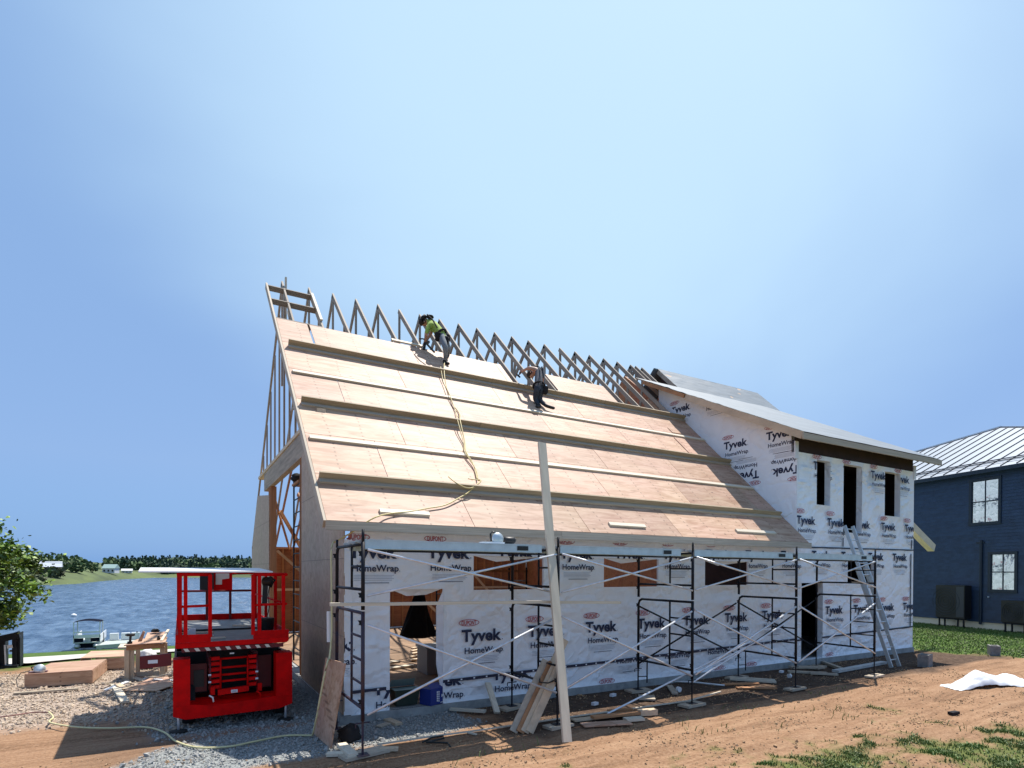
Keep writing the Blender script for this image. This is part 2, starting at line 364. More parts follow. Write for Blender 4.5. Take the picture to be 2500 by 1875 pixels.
def zones(x, y):
    """masks: grass, gravel, dark soil, deepened to stand in for shade"""
    # lawn to the right
    n = gnoise(x, y, .8, 4) * .9 + gnoise(x, y, 2.7, 8) * .45
    edge = 19.6 - .0 * y + .55 * (9.3 - y) * (1 if y < 9.3 else .3)
    g = sm((x - edge + n * .9) / .8 + .5)
    # ragged grass at the near right corner of the frame
    d2 = 6.0 - .17 * (x - 4) - y
    if x < 4: d2 -= (4 - x) * 1.6
    g2 = sm((d2 - .45 + n * 1.9 + gnoise(x, y, 5.5, 2) * 1.2) / 1.6)
    g = max(g, g2 * .8)
    # grass by the lake
    if y > 17.2:
        g = max(g, sm((y - 17.6 + n) / 1.0))
    # crushed stone by the corner of the house and at the end of the lift
    a = sm((4.5 - x + n * .5) / .5) * sm((x + .25 + n * .5 + (9.2 - y) * .9) / .5) * sm((y - 7.62 - .12 * (x - 2) + n * .12) / .25) * (1 if y < 9.4 else 0)
    b = sm((2.3 - x) / .2) * sm((x + .9 + n * 1.2) / 1.0) * sm((y - 9.15 + n * .3) / .5) * sm((17.6 - y) / .8)
    c = sm((.2 - x + n) / .8) * sm((y - 10.6 + n * .6) / 1.2) * sm((17.4 - y) / .8)
    gr = max(a, b, c * .8)
    dk = sm((x - 3.6 + n * .8) / .8) * sm((y - 6.95 + n * .25) / .35) * sm((9.4 - y) / .1)  # dark soil strip along the wall, also deepening the shade there
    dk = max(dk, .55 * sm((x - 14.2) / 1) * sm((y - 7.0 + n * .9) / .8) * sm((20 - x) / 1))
    # darker earth left of the lift
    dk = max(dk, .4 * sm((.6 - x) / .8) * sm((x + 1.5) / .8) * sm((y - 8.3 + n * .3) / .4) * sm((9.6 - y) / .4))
    return g, gr * (1 - g), dk * (1 - g)
def axis(segs):
    r = []
    for a, b, st in segs:
        n = max(1, int(round((b - a) / st)))
        r += [a + (b - a) * i / n for i in range(n)]
    r.append(segs[-1][1]); return r
xs = axis([(-900, -300, 100), (-300, -60, 40), (-60, -16, 4), (-16, -5, .7), (-5, 11, .065), (11, 22, .13), (22, 40, .9), (40, 120, 10), (120, 900, 130)])
ys = axis([(-60, -6, 9), (-6, 2, .8), (2, 8.6, .055), (8.6, 11, .1), (11, 19, .16), (19, 30, .8), (30, 76, 2.5)])
mb = MB(); nx, ny = len(xs), len(ys)
cols = []
for x in xs:
    for y in ys:
        yy = y
        mb.v.append(V((x, yy, gz(x, yy))))
        cols.append((*zones(x, yy), 1.0))
for i in range(nx - 1):
    for j in range(ny - 1):
        a = i * ny + j; mb.face((a, a + ny, a + ny + 1, a + 1))
m = D.materials.new('ground'); m.use_nodes = True; MATS['ground'] = m
t = m.node_tree; b = t.nodes['Principled BSDF']; N = t.nodes.new; L = t.links.new
b.inputs['Roughness'].default_value = .95; b.inputs['Specular IOR Level'].default_value = .2
tc = N('ShaderNodeTexCoord'); at = N('ShaderNodeAttribute'); at.attribute_name = 'zone'; sp = N('ShaderNodeSeparateColor'); L(at.outputs['Color'], sp.inputs[0])
def gn(scale, detail, st=(1, 1, 1), dist=0):
    mp = N('ShaderNodeMapping'); mp.inputs['Scale'].default_value = st; L(tc.outputs['Object'], mp.inputs[0])
    n = N('ShaderNodeTexNoise'); n.inputs['Scale'].default_value = scale; n.inputs['Detail'].default_value = detail; n.inputs['Roughness'].default_value = .65; n.inputs['Distortion'].default_value = dist
    L(mp.outputs[0], n.inputs['Vector']); return n.outputs['Fac']
def ramp(fac, stops):
    r = N('ShaderNodeValToRGB'); e = r.color_ramp.elements
    while len(e) < len(stops): e.new(.5)
    for q, (p, c) in zip(e, stops): q.position = p; q.color = (*c, 1)
    L(fac, r.inputs[0]); return r.outputs[0]
def mixc(f, a, b_):
    x = N('ShaderNodeMix'); x.data_type = 'RGBA'
    L(f, x.inputs['Factor']); L(a, x.inputs['A']); L(b_, x.inputs['B']); return x.outputs['Result']
dirt = ramp(gn(2.2, 10, (.22, 2.0, 1), 1.0), [(.30, (.085, .045, .024)), (.43, (.22, .122, .066)), (.56, (.32, .19, .11)), (.74, (.43, .285, .175))])
dirt2 = ramp(gn(26, 6, (1, 1, 1)), [(.3, (.10, .055, .03)), (.5, (.28, .165, .095)), (.7, (.42, .28, .18))])
f0 = N('ShaderNodeMix'); f0.data_type = 'RGBA'; f0.inputs['Factor'].default_value = .45; L(dirt, f0.inputs['A']); L(dirt2, f0.inputs['B']); dirt = f0.outputs['Result']
soil = ramp(gn(9, 8), [(.3, (.045, .028, .018)), (.5, (.085, .054, .036)), (.72, (.15, .10, .068))])  # dark soil, lowered further so the shade reads darker
grav = ramp(gn(34, 5), [(.3, (.085, .095, .095)), (.5, (.22, .235, .23)), (.68, (.42, .43, .41))])
gravt = ramp(gn(13, 6), [(.3, (.17, .13, .10)), (.5, (.36, .30, .25)), (.7, (.55, .48, .41))])
xyz = N('ShaderNodeSeparateXYZ'); L(tc.outputs['Object'], xyz.inputs[0])
mr = N('ShaderNodeMapRange'); mr.inputs[1].default_value = .3; mr.inputs[2].default_value = -1.0; L(xyz.outputs['X'], mr.inputs[0])
mr2 = N('ShaderNodeMapRange'); mr2.inputs[1].default_value = 9.4; mr2.inputs[2].default_value = 11.2; L(xyz.outputs['Y'], mr2.inputs[0])
mm = N('ShaderNodeMath'); mm.operation = 'MULTIPLY'; L(mr.outputs[0], mm.inputs[0]); L(mr2.outputs[0], mm.inputs[1])
grav = mixc(mm.outputs[0], grav, gravt)
gras = ramp(gn(7, 8), [(.3, (.028, .055, .010)), (.5, (.06, .115, .018)), (.7, (.12, .16, .04))])
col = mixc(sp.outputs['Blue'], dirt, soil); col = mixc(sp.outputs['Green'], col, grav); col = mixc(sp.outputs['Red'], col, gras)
L(col, b.inputs['Base Color'])
bp = N('ShaderNodeBump'); bp.inputs['Strength'].default_value = .8; bp.inputs['Distance'].default_value = .03
L(gn(16, 8), bp.inputs['Height']); L(bp.outputs[0], b.inputs['Normal'])
g_ob = mb.build('ground', 'ground', smooth=True); tag(g_ob, 'bare tan and brown building-site earth with gravel, ruts and lawn edges', kind='structure')
ca = g_ob.data.color_attributes.new('zone', 'FLOAT_COLOR', 'POINT')
flat = [c for q in cols for c in q]; ca.data.foreach_set('color', flat)

# driveway strip and its grassy verge beyond the building site
def strip(name, near, far, m_, label, dz, n=40):
    s = MB()
    def fn(u, v_):
        k = u * (len(near) - 1); i = min(int(k), len(near) - 2); q = k - i
        a = V((*near[i], 0)).lerp(V((*near[i + 1], 0)), q); c = V((*far[i], 0)).lerp(V((*far[i + 1], 0)), q)
        p = a.lerp(c, v_); p.z = gz(p.x, p.y) + dz; return p
    s.grid(fn, n, 8); o = s.build(name, m_, smooth=True); return tag(o, label, kind='structure')
mat('driveway', (.50, .47, .42), .9, var=.16, vscale=1.4, stretch=(.4, 2, 1), bump=.2)
strip('driveway', [(-9, 17.0), (-5, 18.0), (-3.6, 19.3), (-3.0, 22), (-2.2, 25), (2, 27)], [(-16, 30), (-10, 31), (-7, 32.5), (-5.8, 33.5), (-4, 34.5), (4, 36)], 'driveway', 'pale gravel driveway running down towards the water', .06)

# water
m = D.materials.new('water'); m.use_nodes = True; MATS['water'] = m
t = m.node_tree; b = t.nodes['Principled BSDF']; N = t.nodes.new; L = t.links.new
b.inputs['Roughness'].default_value = .22; b.inputs['IOR'].default_value = 1.33
tc = N('ShaderNodeTexCoord'); hs = []
for sc, st, dist in ((.9, (.16, .85, 1), .3), (.35, (.22, 1.0, 1), .6), (2.4, (.25, .9, 1), .2)):
    mp = N('ShaderNodeMapping'); mp.inputs['Scale'].default_value = st; mp.inputs['Rotation'].default_value = (0, 0, radians(8)); L(tc.outputs['Object'], mp.inputs[0])
    n = N('ShaderNodeTexNoise'); n.inputs['Scale'].default_value = sc; n.inputs['Detail'].default_value = 3; n.inputs['Distortion'].default_value = dist; L(mp.outputs[0], n.inputs['Vector']); hs.append(n.outputs['Fac'])
a1 = N('ShaderNodeMath'); a1.operation = 'ADD'; L(hs[0], a1.inputs[0]); L(hs[1], a1.inputs[1])
a2 = N('ShaderNodeMath'); a2.operation = 'MULTIPLY_ADD'; L(hs[2], a2.inputs[0]); a2.inputs[1].default_value = .35; L(a1.outputs[0], a2.inputs[2])
bp = N('ShaderNodeBump'); bp.inputs['Strength'].default_value = 1.0; bp.inputs['Distance'].default_value = 1.2; L(a2.outputs[0], bp.inputs['Height']); L(bp.outputs[0], b.inputs['Normal'])
mp = N('ShaderNodeMapping'); mp.inputs['Scale'].default_value = (.30, .075, 1); mp.inputs['Rotation'].default_value = (0, 0, radians(6)); L(tc.outputs['Object'], mp.inputs[0])
n = N('ShaderNodeTexNoise'); n.inputs['Scale'].default_value = 1.6; n.inputs['Detail'].default_value = 6; n.inputs['Roughness'].default_value = .68; n.inputs['Distortion'].default_value = .5; L(mp.outputs[0], n.inputs['Vector'])
r = N('ShaderNodeValToRGB'); e = r.color_ramp.elements; e[0].position = .36; e[0].color = (.022, .052, .105, 1); e[1].position = .64; e[1].color = (.115, .18, .27, 1); L(n.outputs['Fac'], r.inputs[0]); L(r.outputs[0], b.inputs['Base Color'])  # streaks in the colour stand in for bright and dark wave facets
s = MB(); s.poly([(-1500, 60, WZ), (1500, 60, WZ), (1500, 1600, WZ), (-1500, 1600, WZ)])
tag(s.build('water', 'water'), 'wind-rippled blue lake water', kind='structure')

# far shore: fields rising to low hills
SH = [(-420, 300), (-160, 318), (-92, 338), (-72.5, 352), (-66, 374), (-57, 380), (-50.3, 402), (-47.6, 480), (-42, 575), (-25, 685), (4, 692), (38, 687), (70, 681), (160, 690), (420, 700), (900, 760)]
prof = [(0, 0), (6, 1.2), (30, 4.2), (70, 6.5), (120, 9), (240, 13), (500, 20)]
s = MB()
rows = []
for k, (x, y) in enumerate(SH):
    d = V((x, y, 0)).normalized(); r = []
    for a, h in prof:
        hh = h * (1.0 if y < 450 else .85) + (0 if a < 5 else noise.noise(V((x * .02, y * .02 + a * .05, 2))) * 1.3)
        r.append(V((x, y, WZ - .02)) + d * a + V((0, 0, hh)))
    rows.append(r)
for r in rows: s.v += r
n = len(prof)
for i in range(len(SH) - 1):
    for j in range(n - 1): s.face((i * n + j, (i + 1) * n + j, (i + 1) * n + j + 1, i * n + j + 1))
mat('far_field', (.105, .14, .04), .9, col2=(.045, .065, .024), vscale=.02, stretch=(1, 1, 6), detail=6)
tag(s.build('hills', 'far_field', smooth=True), 'grassy far shore rising from the lake', kind='structure')
def shore_pt(x):
    for (a, b_), (c, d) in zip(SH, SH[1:]):
        if a <= x <= c: q = (x - a) / (c - a); return V((x, b_ + (d - b_) * q, WZ))
    return V((x, 690, WZ))
def far_ground(x, back):
    p = shore_pt(x); d = V((p.x, p.y, 0)).normalized(); q = p + d * back
    h = 0
    for (a, h0), (c, h1) in zip(prof, prof[1:]):
        if a <= back <= c: h = h0 + (h1 - h0) * (back - a) / (c - a)
    q.z = WZ + h; return q

def clump(s, c, rx, rz, nleaf, size, shape='round', seed=0):
    """leaf-clump faces spread through a crown volume"""
    R = random.Random(seed)
    for _ in range(nleaf):
        while True:
            p = V((R.uniform(-1, 1), R.uniform(-1, 1), R.uniform(-1, 1)))
            if p.length <= 1: break
        p = p * (.55 + .45 * R.random()) / max(p.length, .3) if R.random() < .7 else p
        if shape == 'cone':
            h = R.random() ** 1.4; a = R.uniform(0, 2 * pi); rr = (1 - h) * (.7 + .3 * R.random()); p = V((cos(a) * rr, sin(a) * rr, h * 2 - 1))
        q = V(c) + V((p.x * rx, p.y * rx, p.z * rz)) + V((noise.noise(p * 2 + V((seed, 0, 0))), 0, noise.noise(p * 2 + V((0, seed, 0))))) * rx * .25
        d = V((R.gauss(0, 1), R.gauss(0, 1), R.gauss(0, .7) + .5)).normalized(); a = d.orthogonal().normalized(); b_ = d.cross(a)
        t0 = R.uniform(0, 6.28); k = size * R.uniform(.6, 1.3)
        s.poly([q + (a * cos(t0 + e) + b_ * sin(t0 + e)) * k * R.uniform(.7, 1.2) for e in (0, 1.3, 2.6, 3.9, 5.1)])
# wood on the far right shore: one mass
s = MB(); R = random.Random(5)
k = 0
for i in range(620):
    x = R.uniform(-46, 110); bk = R.uniform(24, 230)
    if x < -20: bk = R.uniform(95, 240)
    p = far_ground(x, bk)
    hgt = R.uniform(10, 15) * (1.0 if x > -18 else .8) * (1 + .25 * noise.noise(V((x * .06, 3, 1))))
    p.z -= 1
    if R.random() < .38: s.cur = 1; clump(s, p + V((0, 0, hgt * .58)), hgt * .20, hgt * .62, 60, 1.2, 'cone', i)
    else: s.cur = 0 if R.random() < .65 else 2; clump(s, p + V((0, 0, hgt * .5)), hgt * .48, hgt * .52, 95, 1.35, 'round', i)
for i in range(150):   # scrub under the far left tree line
    x = R.uniform(-150, -62); bk = R.uniform(190, 330); p = far_ground(x, bk); hgt = R.uniform(5, 9)
    s.cur = 1 if R.random() < .6 else 0; clump(s, p + V((0, 0, hgt * .45)), hgt * .5, hgt * .5, 30, 1.6, 'round', i + 900)
tag(s.build('wood', ['leaf_far', 'leaf_conifer', 'leaf_far2']), 'mixed wood covering the hill across the lake', 'wood', kind='stuff')
# ------------------------------------------------------------------ the house being built
XL, XM, XR = 2.205, 13.57, 19.32      # gable end, start of the two-storey block, right end
YF, YR, YB = 9.054, 15.655, 22.26     # front wall, ridge, back wall
TH = math.atan(.954); TC, TS = cos(TH), sin(TH)
YE, ZE = 8.7042, 3.1425
def RP(x, s, h=0.0):                   # point on the front roof slope: s up the slope, h out of it
    return V((x, YE + s * TC - h * TS, ZE + s * TS + h * TC))
RN = V((0, -TS, TC)); RU = V((0, TC, TS))
def s_of_y(y): return (y - YE) / TC
S_R = s_of_y(YR)
house = thing('unfinished_house', 'long unfinished timber-framed house wrapped in white sheeting with bare plywood roof', 'house', (XL, YF, 0))

MB().box(XL - .02, XR, YF + .02, YB, -.25, .14).build('foundation', 'concrete', house)
s = MB(); s.box(XL - .06, XL + .5, YF - .02, YF + .02, -.2, .125); s.box(XL + .5, XR + .02, YF - .035, YF + .02, -.2, .14); s.build('foundation_edge', 'concrete', house)
MB().box(XL + .2, XM, YF + .2, YB - .2, .141, .16).build('floor_slab', 'floor_ply', house)

# front wall with its openings
OPEN = [(2.945, 3.88, .14, 2.10), (4.45, 5.91, 2.07, 2.67), (7.35, 8.83, 2.09, 2.67), (10.25, 11.73, 2.10, 2.65), (13.80, 14.72, .15, 2.13), (15.85, 17.29, 2.12, 2.72),
        (14.41, 15.01, 4.18, 5.35), (15.62, 16.52, 3.50, 5.36), (17.69, 18.54, 4.06, 5.34)]
def wrinkle(x, z):
    """loose sheet sagging between its staples: diagonal drag folds, deeper near the foot of the wall"""
    a = noise.noise(V((x * .9 + z * .5, z * .8, 3))); w = V((x * 1.5 + z * 1.1 + a * .9, z * 2.4 - x * .7, 8.5))
    f = (1 - abs(noise.noise(w)) * 2.2); f = max(0, f) ** 3
    f2 = max(0, 1 - abs(noise.noise(V((x * 3.1 - z * 2.2 + a, z * 3.6 + x * .8, 1.7)))) * 2.6) ** 3
    k = .45 + .9 * max(0, noise.noise(V((x * .45, z * .7, 5))) + .15) + .5 * sm((.8 - z) / .6) + .5 * sm((z - 3.2) / .6)
    return .062 * k * max(0, .62 * (1 - f) + .38 * (1 - f2) - .05)
def wall_mesh(x0, x1, z0, z1, y0, y1, holes, parts=None, crease=False):
    """wall slab with rectangular holes; creased face, reveals included"""
    s = MB(); s.smooth = False
    def fine(lst, st=.075):
        r = []
        for a, b in zip(lst, lst[1:]):
            n = max(1, int((b - a) / st)); r += [a + (b - a) * i / n for i in range(n)]
        return r + [lst[-1]]
    X = sorted({x0, x1} | {v for h in holes for v in h[:2] if x0 < v < x1}); Z = sorted({z0, z1} | {v for h in holes for v in h[2:] if z0 < v < z1})
    inside = lambda a, b: any(h[0] < a < h[1] and h[2] < b < h[3] for h in holes)
    for a, b in zip(X, X[1:]):
        for c, d in zip(Z, Z[1:]):
            if inside((a + b) / 2, (c + d) / 2): continue
            if not crease: s.poly([(a, y0, c), (b, y0, c), (b, y0, d), (a, y0, d)])
            s.poly([(a, y1, c), (a, y1, d), (b, y1, d), (b, y1, c)])
    if crease:
        FXs, FZs = fine(X), fine(Z); nz = len(FZs); b0 = len(s.v)
        for x in FXs:
            for z in FZs:
                e = min([x - x0, x1 - x, z - z0 + .02, z1 - z] + [max(max(h[0] - x, x - h[1]), max(h[2] - z, z - h[3])) for h in holes])
                s.v.append(V((x, y0 + wrinkle(x, z) * sm(max(e, 0) / .16), z)))
        for i in range(len(FXs) - 1):
            for j in range(nz - 1):
                if inside((FXs[i] + FXs[i + 1]) / 2, (FZs[j] + FZs[j + 1]) / 2): continue
                q = b0 + i * nz + j; s.face((q, q + nz, q + nz + 1, q + 1))
    for h in holes:
        a, b, c, d = h
        s.poly([(a, y0, c), (a, y0, d), (a, y1, d), (a, y1, c)]); s.poly([(b, y0, c), (b, y1, c), (b, y1, d), (b, y0, d)])
        s.poly([(a, y0, d), (b, y0, d), (b, y1, d), (a, y1, d)]); s.poly([(a, y0, c), (a, y1, c), (b, y1, c), (b, y0, c)])
    s.poly([(x0, y0, z0), (x0, y0, z1), (x0, y1, z1), (x0, y1, z0)]); s.poly([(x1, y0, z0), (x1, y1, z0), (x1, y1, z1), (x1, y0, z1)])
    s.poly([(x0, y0, z1), (x1, y0, z1), (x1, y1, z1), (x0, y1, z1)])
    return s
low = [h for h in OPEN if h[0] < 13.5]
wall_mesh(XL + .12, XM, .12, 3.02, YF, YF + .05, low, crease=True).build('wall', 'wrap', house)
hi = [h for h in OPEN if h[0] > 13.5]
wall_mesh(XM, XR, .12, 5.47, YF, YF + .16, hi, crease=True).build('wall', 'wrap', house)
# timber lining of the low wall: sheathing and studs behind the wrap
wall_mesh(XL + .12, XM, .15, 2.93, YF + .055, YF + .07, [(a - .01, b + .01, c - .01, d + .01) for a, b, c, d in low]).build('sheathing', 'ply_inner', house)
def in_open(x, z, hs): return any(a - .03 < x < b + .03 and c - .02 < z < d + .02 for a, b, c, d in hs)
x = XL + .3
while x < XM:
    segs = [(.18, 2.85)]
    for a, b_, c, d in low:
        if a - .02 < x < b_ + .02: segs = [(.18, c - .04), (d + .04, 2.85)] if c > .5 else [(d + .04, 2.85)]
    s = MB()
    for a, b_ in segs: s.bar((x, YF + .14, a), (x, YF + .14, b_), .038, .14, (0, 1, 0))
    s.build('stud', 'lumber_orange', house); x += .61
MB().bar((XL + .1, YF + .14, 2.89), (XM, YF + .14, 2.89), .14, .07).build('top_plate', 'lumber_orange', house)
# lap line and tape bands on the wrap
def band(x0, z0, x1, z1, wd, holes, y=YF - .006):
    s = MB(); n = int((x1 - x0) / .11); made = []
    for i in range(n):
        a = x0 + (x1 - x0) * i / n; b_ = x0 + (x1 - x0) * (i + 1) / n; za = z0 + (z1 - z0) * i / n
        if any(h[0] - .01 < (a + b_) / 2 < h[1] + .01 and h[2] < za < h[3] for h in holes):
            if s.f: made.append(s); s = MB()
            continue
        zb = z0 + (z1 - z0) * (i + 1) / n; w0 = sin(i * .9) * .004
        s.poly([(a, y, za - wd / 2 + w0), (b_, y, zb - wd / 2 + w0), (b_, y, zb + wd / 2), (a, y, za + wd / 2)])
    if s.f: made.append(s)
    for q in made: q.build('wrap_tape', 'tape_navy', house)
band(XL + .13, .49, XM, .70, .052, OPEN)
band(XM + .02, .665, XR, .765, .045, OPEN)
band(13.62, 3.05, XR, 3.09, .036, OPEN)
s = MB()
for i in range(46):
    x = XL + .3 + i * .245
    if in_open(x, .55, low): continue
    z = .49 + (x - XL) / (XM - XL) * .21; s.poly([(x - .016, YF - .009, z - .012), (x + .016, YF - .009, z - .012), (x + .016, YF - .009, z + .012), (x - .016, YF - .009, z + .012)])
s.build('tape_print', 'wrap', house)
for q in ((19.16, 19.20, .79, 2.98), (15.6, 15.635, 3.11, 3.35), (19.2, 19.235, 3.13, 3.4)): MB().box(q[0], q[1], YF - .007, YF - .002, q[2], q[3]).build('wrap_tape', 'tape_navy', house)
# upper layer of wrap laps over the lower one; loose folds near the bottom and round the openings
def fold(name, pts):
    s = MB()
    for quad in pts: s.poly(quad)
    return s.build(name, 'wrap', house)
for (a, b_, c, d) in OPEN:
    if d - c < .8 and a < 13:       # flaps cut and folded in at the head of the small windows
        fold('wrap_flap', [[(a, YF + .01, d + .002), ((a * 2 + b_) / 3, YF + .06, d - .10), ((a + 2 * b_) / 3, YF + .05, d - .05), (b_, YF + .01, d + .002)]])
fold('wrap_flap', [[(2.945, YF + .01, 2.102), (3.25, YF + .07, 1.985), (3.6, YF + .08, 2.0), (3.86, YF + .01, 2.102)], [(3.879, YF + .01, 2.08), (3.79, YF + .10, 1.8), (3.80, YF + .12, .8), (3.879, YF + .02, .2)]])
# corner of the wrap torn short on the left
s = MB(); s.grid(lambda u, v_: (XL + .005 + .12 * u, YF - .002 + .006 * sin(v_ * 19 + u * 5), .14 + 2.75 * v_), 2, 30); s.build('corner_wrap', 'wrap', house, smooth=True)

# print on the wrap
def text_mesh(body, height, width=None, bold=0.0):
    cu = D.curves.new('txt', 'FONT'); cu.body = body; cu.size = 1.0; cu.offset = bold; cu.resolution_u = 3
    o = D.objects.new('txt', cu); COL.objects.link(o)
    dg = bpy.context.evaluated_depsgraph_get(); dg.update()
    me = D.meshes.new_from_object(o.evaluated_get(dg))
    P = [v.co.copy() for v in me.vertices]; F = [tuple(p.vertices) for p in me.polygons]
    D.objects.remove(o); D.curves.remove(cu); D.meshes.remove(me)
    return P, F
TX = {}
def get_text(body, bold):
    if (body, bold) not in TX: TX[(body, bold)] = text_mesh(body, 1, None, bold)
    return TX[(body, bold)]
def logo_geo(parts=('dupont', 'tyvek', 'homewrap', 'lines')):
    """verts (x,z) and faces with material index: 0 navy 1 red 2 grey; origin at the left end of the big word's base line"""
    vs, fs, ms = [], [], []
    def add(body, bold, x0, z0, wd, ht, mi, capref):
        P, F = get_text(body, bold); mnx = min(p.x for p in P); mxx = max(p.x for p in P)
        Pc, _ = get_text(capref, bold); cap = max(p.y for p in Pc) - 0.0
        b0 = len(vs)
        for p in P: vs.append((x0 + (p.x - mnx) / (mxx - mnx) * wd, z0 + p.y / cap * ht))
        for f in F: fs.append(tuple(b0 + i for i in f)); ms.append(mi)
    def rect(x0, x1, z0, z1, mi):
        b0 = len(vs); vs.extend([(x0, z0), (x1, z0), (x1, z1), (x0, z1)]); fs.append((b0, b0 + 1, b0 + 2, b0 + 3)); ms.append(mi)
    if 'tyvek' in parts: add('Tyvek', .034, 0, 0, .79, .205, 0, 'T'); rect(.80, .815, 0, .018, 0)
    if 'homewrap' in parts: add('HomeWrap', .020, .06, -.215, .76, .105, 0, 'H'); rect(.83, .842, -.215, -.203, 0)
    if 'dupont' in parts:
        cx, cz, ax, az = .145, .325, .20, .062
        add('DUPONT', .03, cx - .145, cz - .04, .29, .08, 1, 'D'); n = 28; b0 = len(vs)
        for i in range(n):
            t = 2 * pi * i / n; vs.append((cx + ax * cos(t), cz + az * sin(t))); vs.append((cx + (ax - .014) * cos(t), cz + (az - .011) * sin(t)))
        for i in range(n):
            j = (i + 1) % n; fs.append((b0 + 2 * i, b0 + 2 * j, b0 + 2 * j + 1, b0 + 2 * i + 1)); ms.append(1)
    if 'lines' in parts:
        for k in range(4): rect(.09, .74 - .03 * (k % 2), -.275 - k * .026, -.281 - k * .026, 2)
        rect(.20, .66, -.395, -.405, 0)
    return vs, fs, ms
def put_logo(to_world, parts=('dupont', 'tyvek', 'homewrap', 'lines'), clip_out=(), bounds=None, planes=(), fine_cut=False):
    vs, fs, ms = logo_geo(parts)
    bm = bmesh.new(); vv = [bm.verts.new((x, 0, z)) for x, z in vs]
    for f, mi in zip(fs, ms):
        try: fc = bm.faces.new([vv[i] for i in f]); fc.material_index = mi
        except ValueError: pass
    def cut(co, no, clear=False):
        bmesh.ops.bisect_plane(bm, geom=bm.verts[:] + bm.edges[:] + bm.faces[:], plane_co=co, plane_no=no, clear_outer=clear, dist=1e-5)
    if bounds:
        x0, x1, z0, z1 = bounds
        for co, no in (((x0, 0, 0), (-1, 0, 0)), ((x1, 0, 0), (1, 0, 0)), ((0, 0, z0), (0, 0, -1)), ((0, 0, z1), (0, 0, 1))): cut(co, no, True)
    for co, no in planes: cut(co, no, True)
    mnx, mxx, mnz, mxz = -.1, .95, -.45, .42
    for a, b_, c, d in clip_out:
        if b_ < mnx or a > mxx or d < mnz or c > mxz: continue
        for co, no in (((a, 0, 0), (1, 0, 0)), ((b_, 0, 0), (1, 0, 0)), ((0, 0, c), (0, 0, 1)), ((0, 0, d), (0, 0, 1))): cut(co, no)
        kill = [f for f in bm.faces if a - 1e-4 < f.calc_center_median().x < b_ + 1e-4 and c - 1e-4 < f.calc_center_median().z < d + 1e-4]
        bmesh.ops.delete(bm, geom=kill, context='FACES')
    if not bm.faces: bm.free(); return
    if fine_cut:
        for k in range(1, 14): cut((k * .07 - .02, 0, 0), (1, 0, 0))
        for k in range(-5, 6): cut((0, 0, k * .075), (0, 0, 1))
    org = wloc(house)
    for v_ in bm.verts: v_.co = V(to_world(v_.co.x, v_.co.z)) - org
    me = D.meshes.new('printed_logo'); bm.to_mesh(me); bm.free()
    for n_ in ('ink_navy', 'ink_red', 'ink_grey'): me.materials.append(MATS[n_])
    o = D.objects.new('printed_logo', me); COL.objects.link(o); o.parent = house
def logo_front(x, z, parts=('dupont', 'tyvek', 'homewrap', 'lines'), zmax=2.99, zmin=.15, xmin=XL + .01, xmax=XR):
    clip = [(a - x, b_ - x, c - z, d - z) for a, b_, c, d in OPEN]
    put_logo(lambda u, v_: (x + u, YF - .004, z + v_), parts, clip, (xmin - x, xmax - x, zmin - z, zmax - z))
for i, x in enumerate((2.27, 3.585, 4.92, 6.28, 7.62, 8.95, 10.29, 11.62, 12.95)):
    logo_front(x, 2.605 + .012 * (x - 2.2), zmax=2.985)
for x in (1.56, 4.22, 5.57, 6.90, 8.25, 9.59, 10.92, 12.25): logo_front(x, 1.155 + .0105 * (x - 2.2), zmin=.49 + .0185 * (x - 2.2) + .05)
logo_front(2.66, .41, ('tyvek', 'homewrap'), zmax=.47); logo_front(3.44, .44, ('tyvek', 'homewrap'), zmax=.50); logo_front(4.82, .455, ('tyvek', 'homewrap'), zmax=.53)
for x in (7.65, 8.98, 10.30): logo_front(x, .745, ('homewrap', 'lines'), zmax=.60 + .0185 * (x - 7.0))
for x in (7.30, 10.6, 11.72): logo_front(x, -.13, ('dupont',), zmin=.155)
for x in (14.22, 15.54, 16.86, 18.15): logo_front(x, 2.765, ('tyvek', 'homewrap', 'lines'), zmax=3.02, xmin=XM + .01)
for x in (14.84, 16.16, 17.46, 18.76): logo_front(x, 1.30, zmin=.8, xmin=XM + .01)
for x in (14.26, 15.6, 16.95, 18.25): logo_front(x, 5.095, zmax=5.47, xmin=XM + .01)
for x in (13.57, 14.88, 16.14, 17.50, 18.81): logo_front(x, 3.65, zmax=5.4, zmin=3.12, xmin=XM + .01)
for x in (14.9,): logo_front(x, -.12, ('dupont',), zmin=.17, xmin=XM + .01)
SH0, SHS = 6.00, .507            # top edge line of the side wall: z at YF and slope
def side_planes(y0, z0, sg):
    # u runs to smaller y; keep below the rake line and above the main roof
    return []
def logo_side(y, z, parts=('dupont', 'tyvek', 'homewrap', 'lines'), flip=False):
    def tw(u, v_):
        if flip: u, v_ = -u, -v_
        return (XM - .004, y - u, z + v_)
    # clip by wall outline expressed in logo space
    sg = -1 if flip else 1
    def pl(yc, zc, ny, nz): # world plane point and normal -> logo space
        return ((sg * (y - yc), 0, sg * (zc - z)), (-ny * sg, 0, nz * sg))
    planes = [pl(YF, 5.6, 0, 0)] if False else []
    planes.append(pl(YF + .01, 0, -1, 0))
    planes.append(pl(YF, SH0 - .02, -SHS, 1))
    planes.append(pl(YE, ZE + .03, .954, -1))
    put_logo(tw, parts, (), None, planes)
logo_side(11.33, 5.92); logo_side(9.95, 5.925); logo_side(13.40, 7.42); logo_side(12.03, 7.41)
logo_side(10.16, 5.16, flip=True); logo_side(8.97, 5.12, flip=True); logo_side(11.4, 5.16, flip=True)
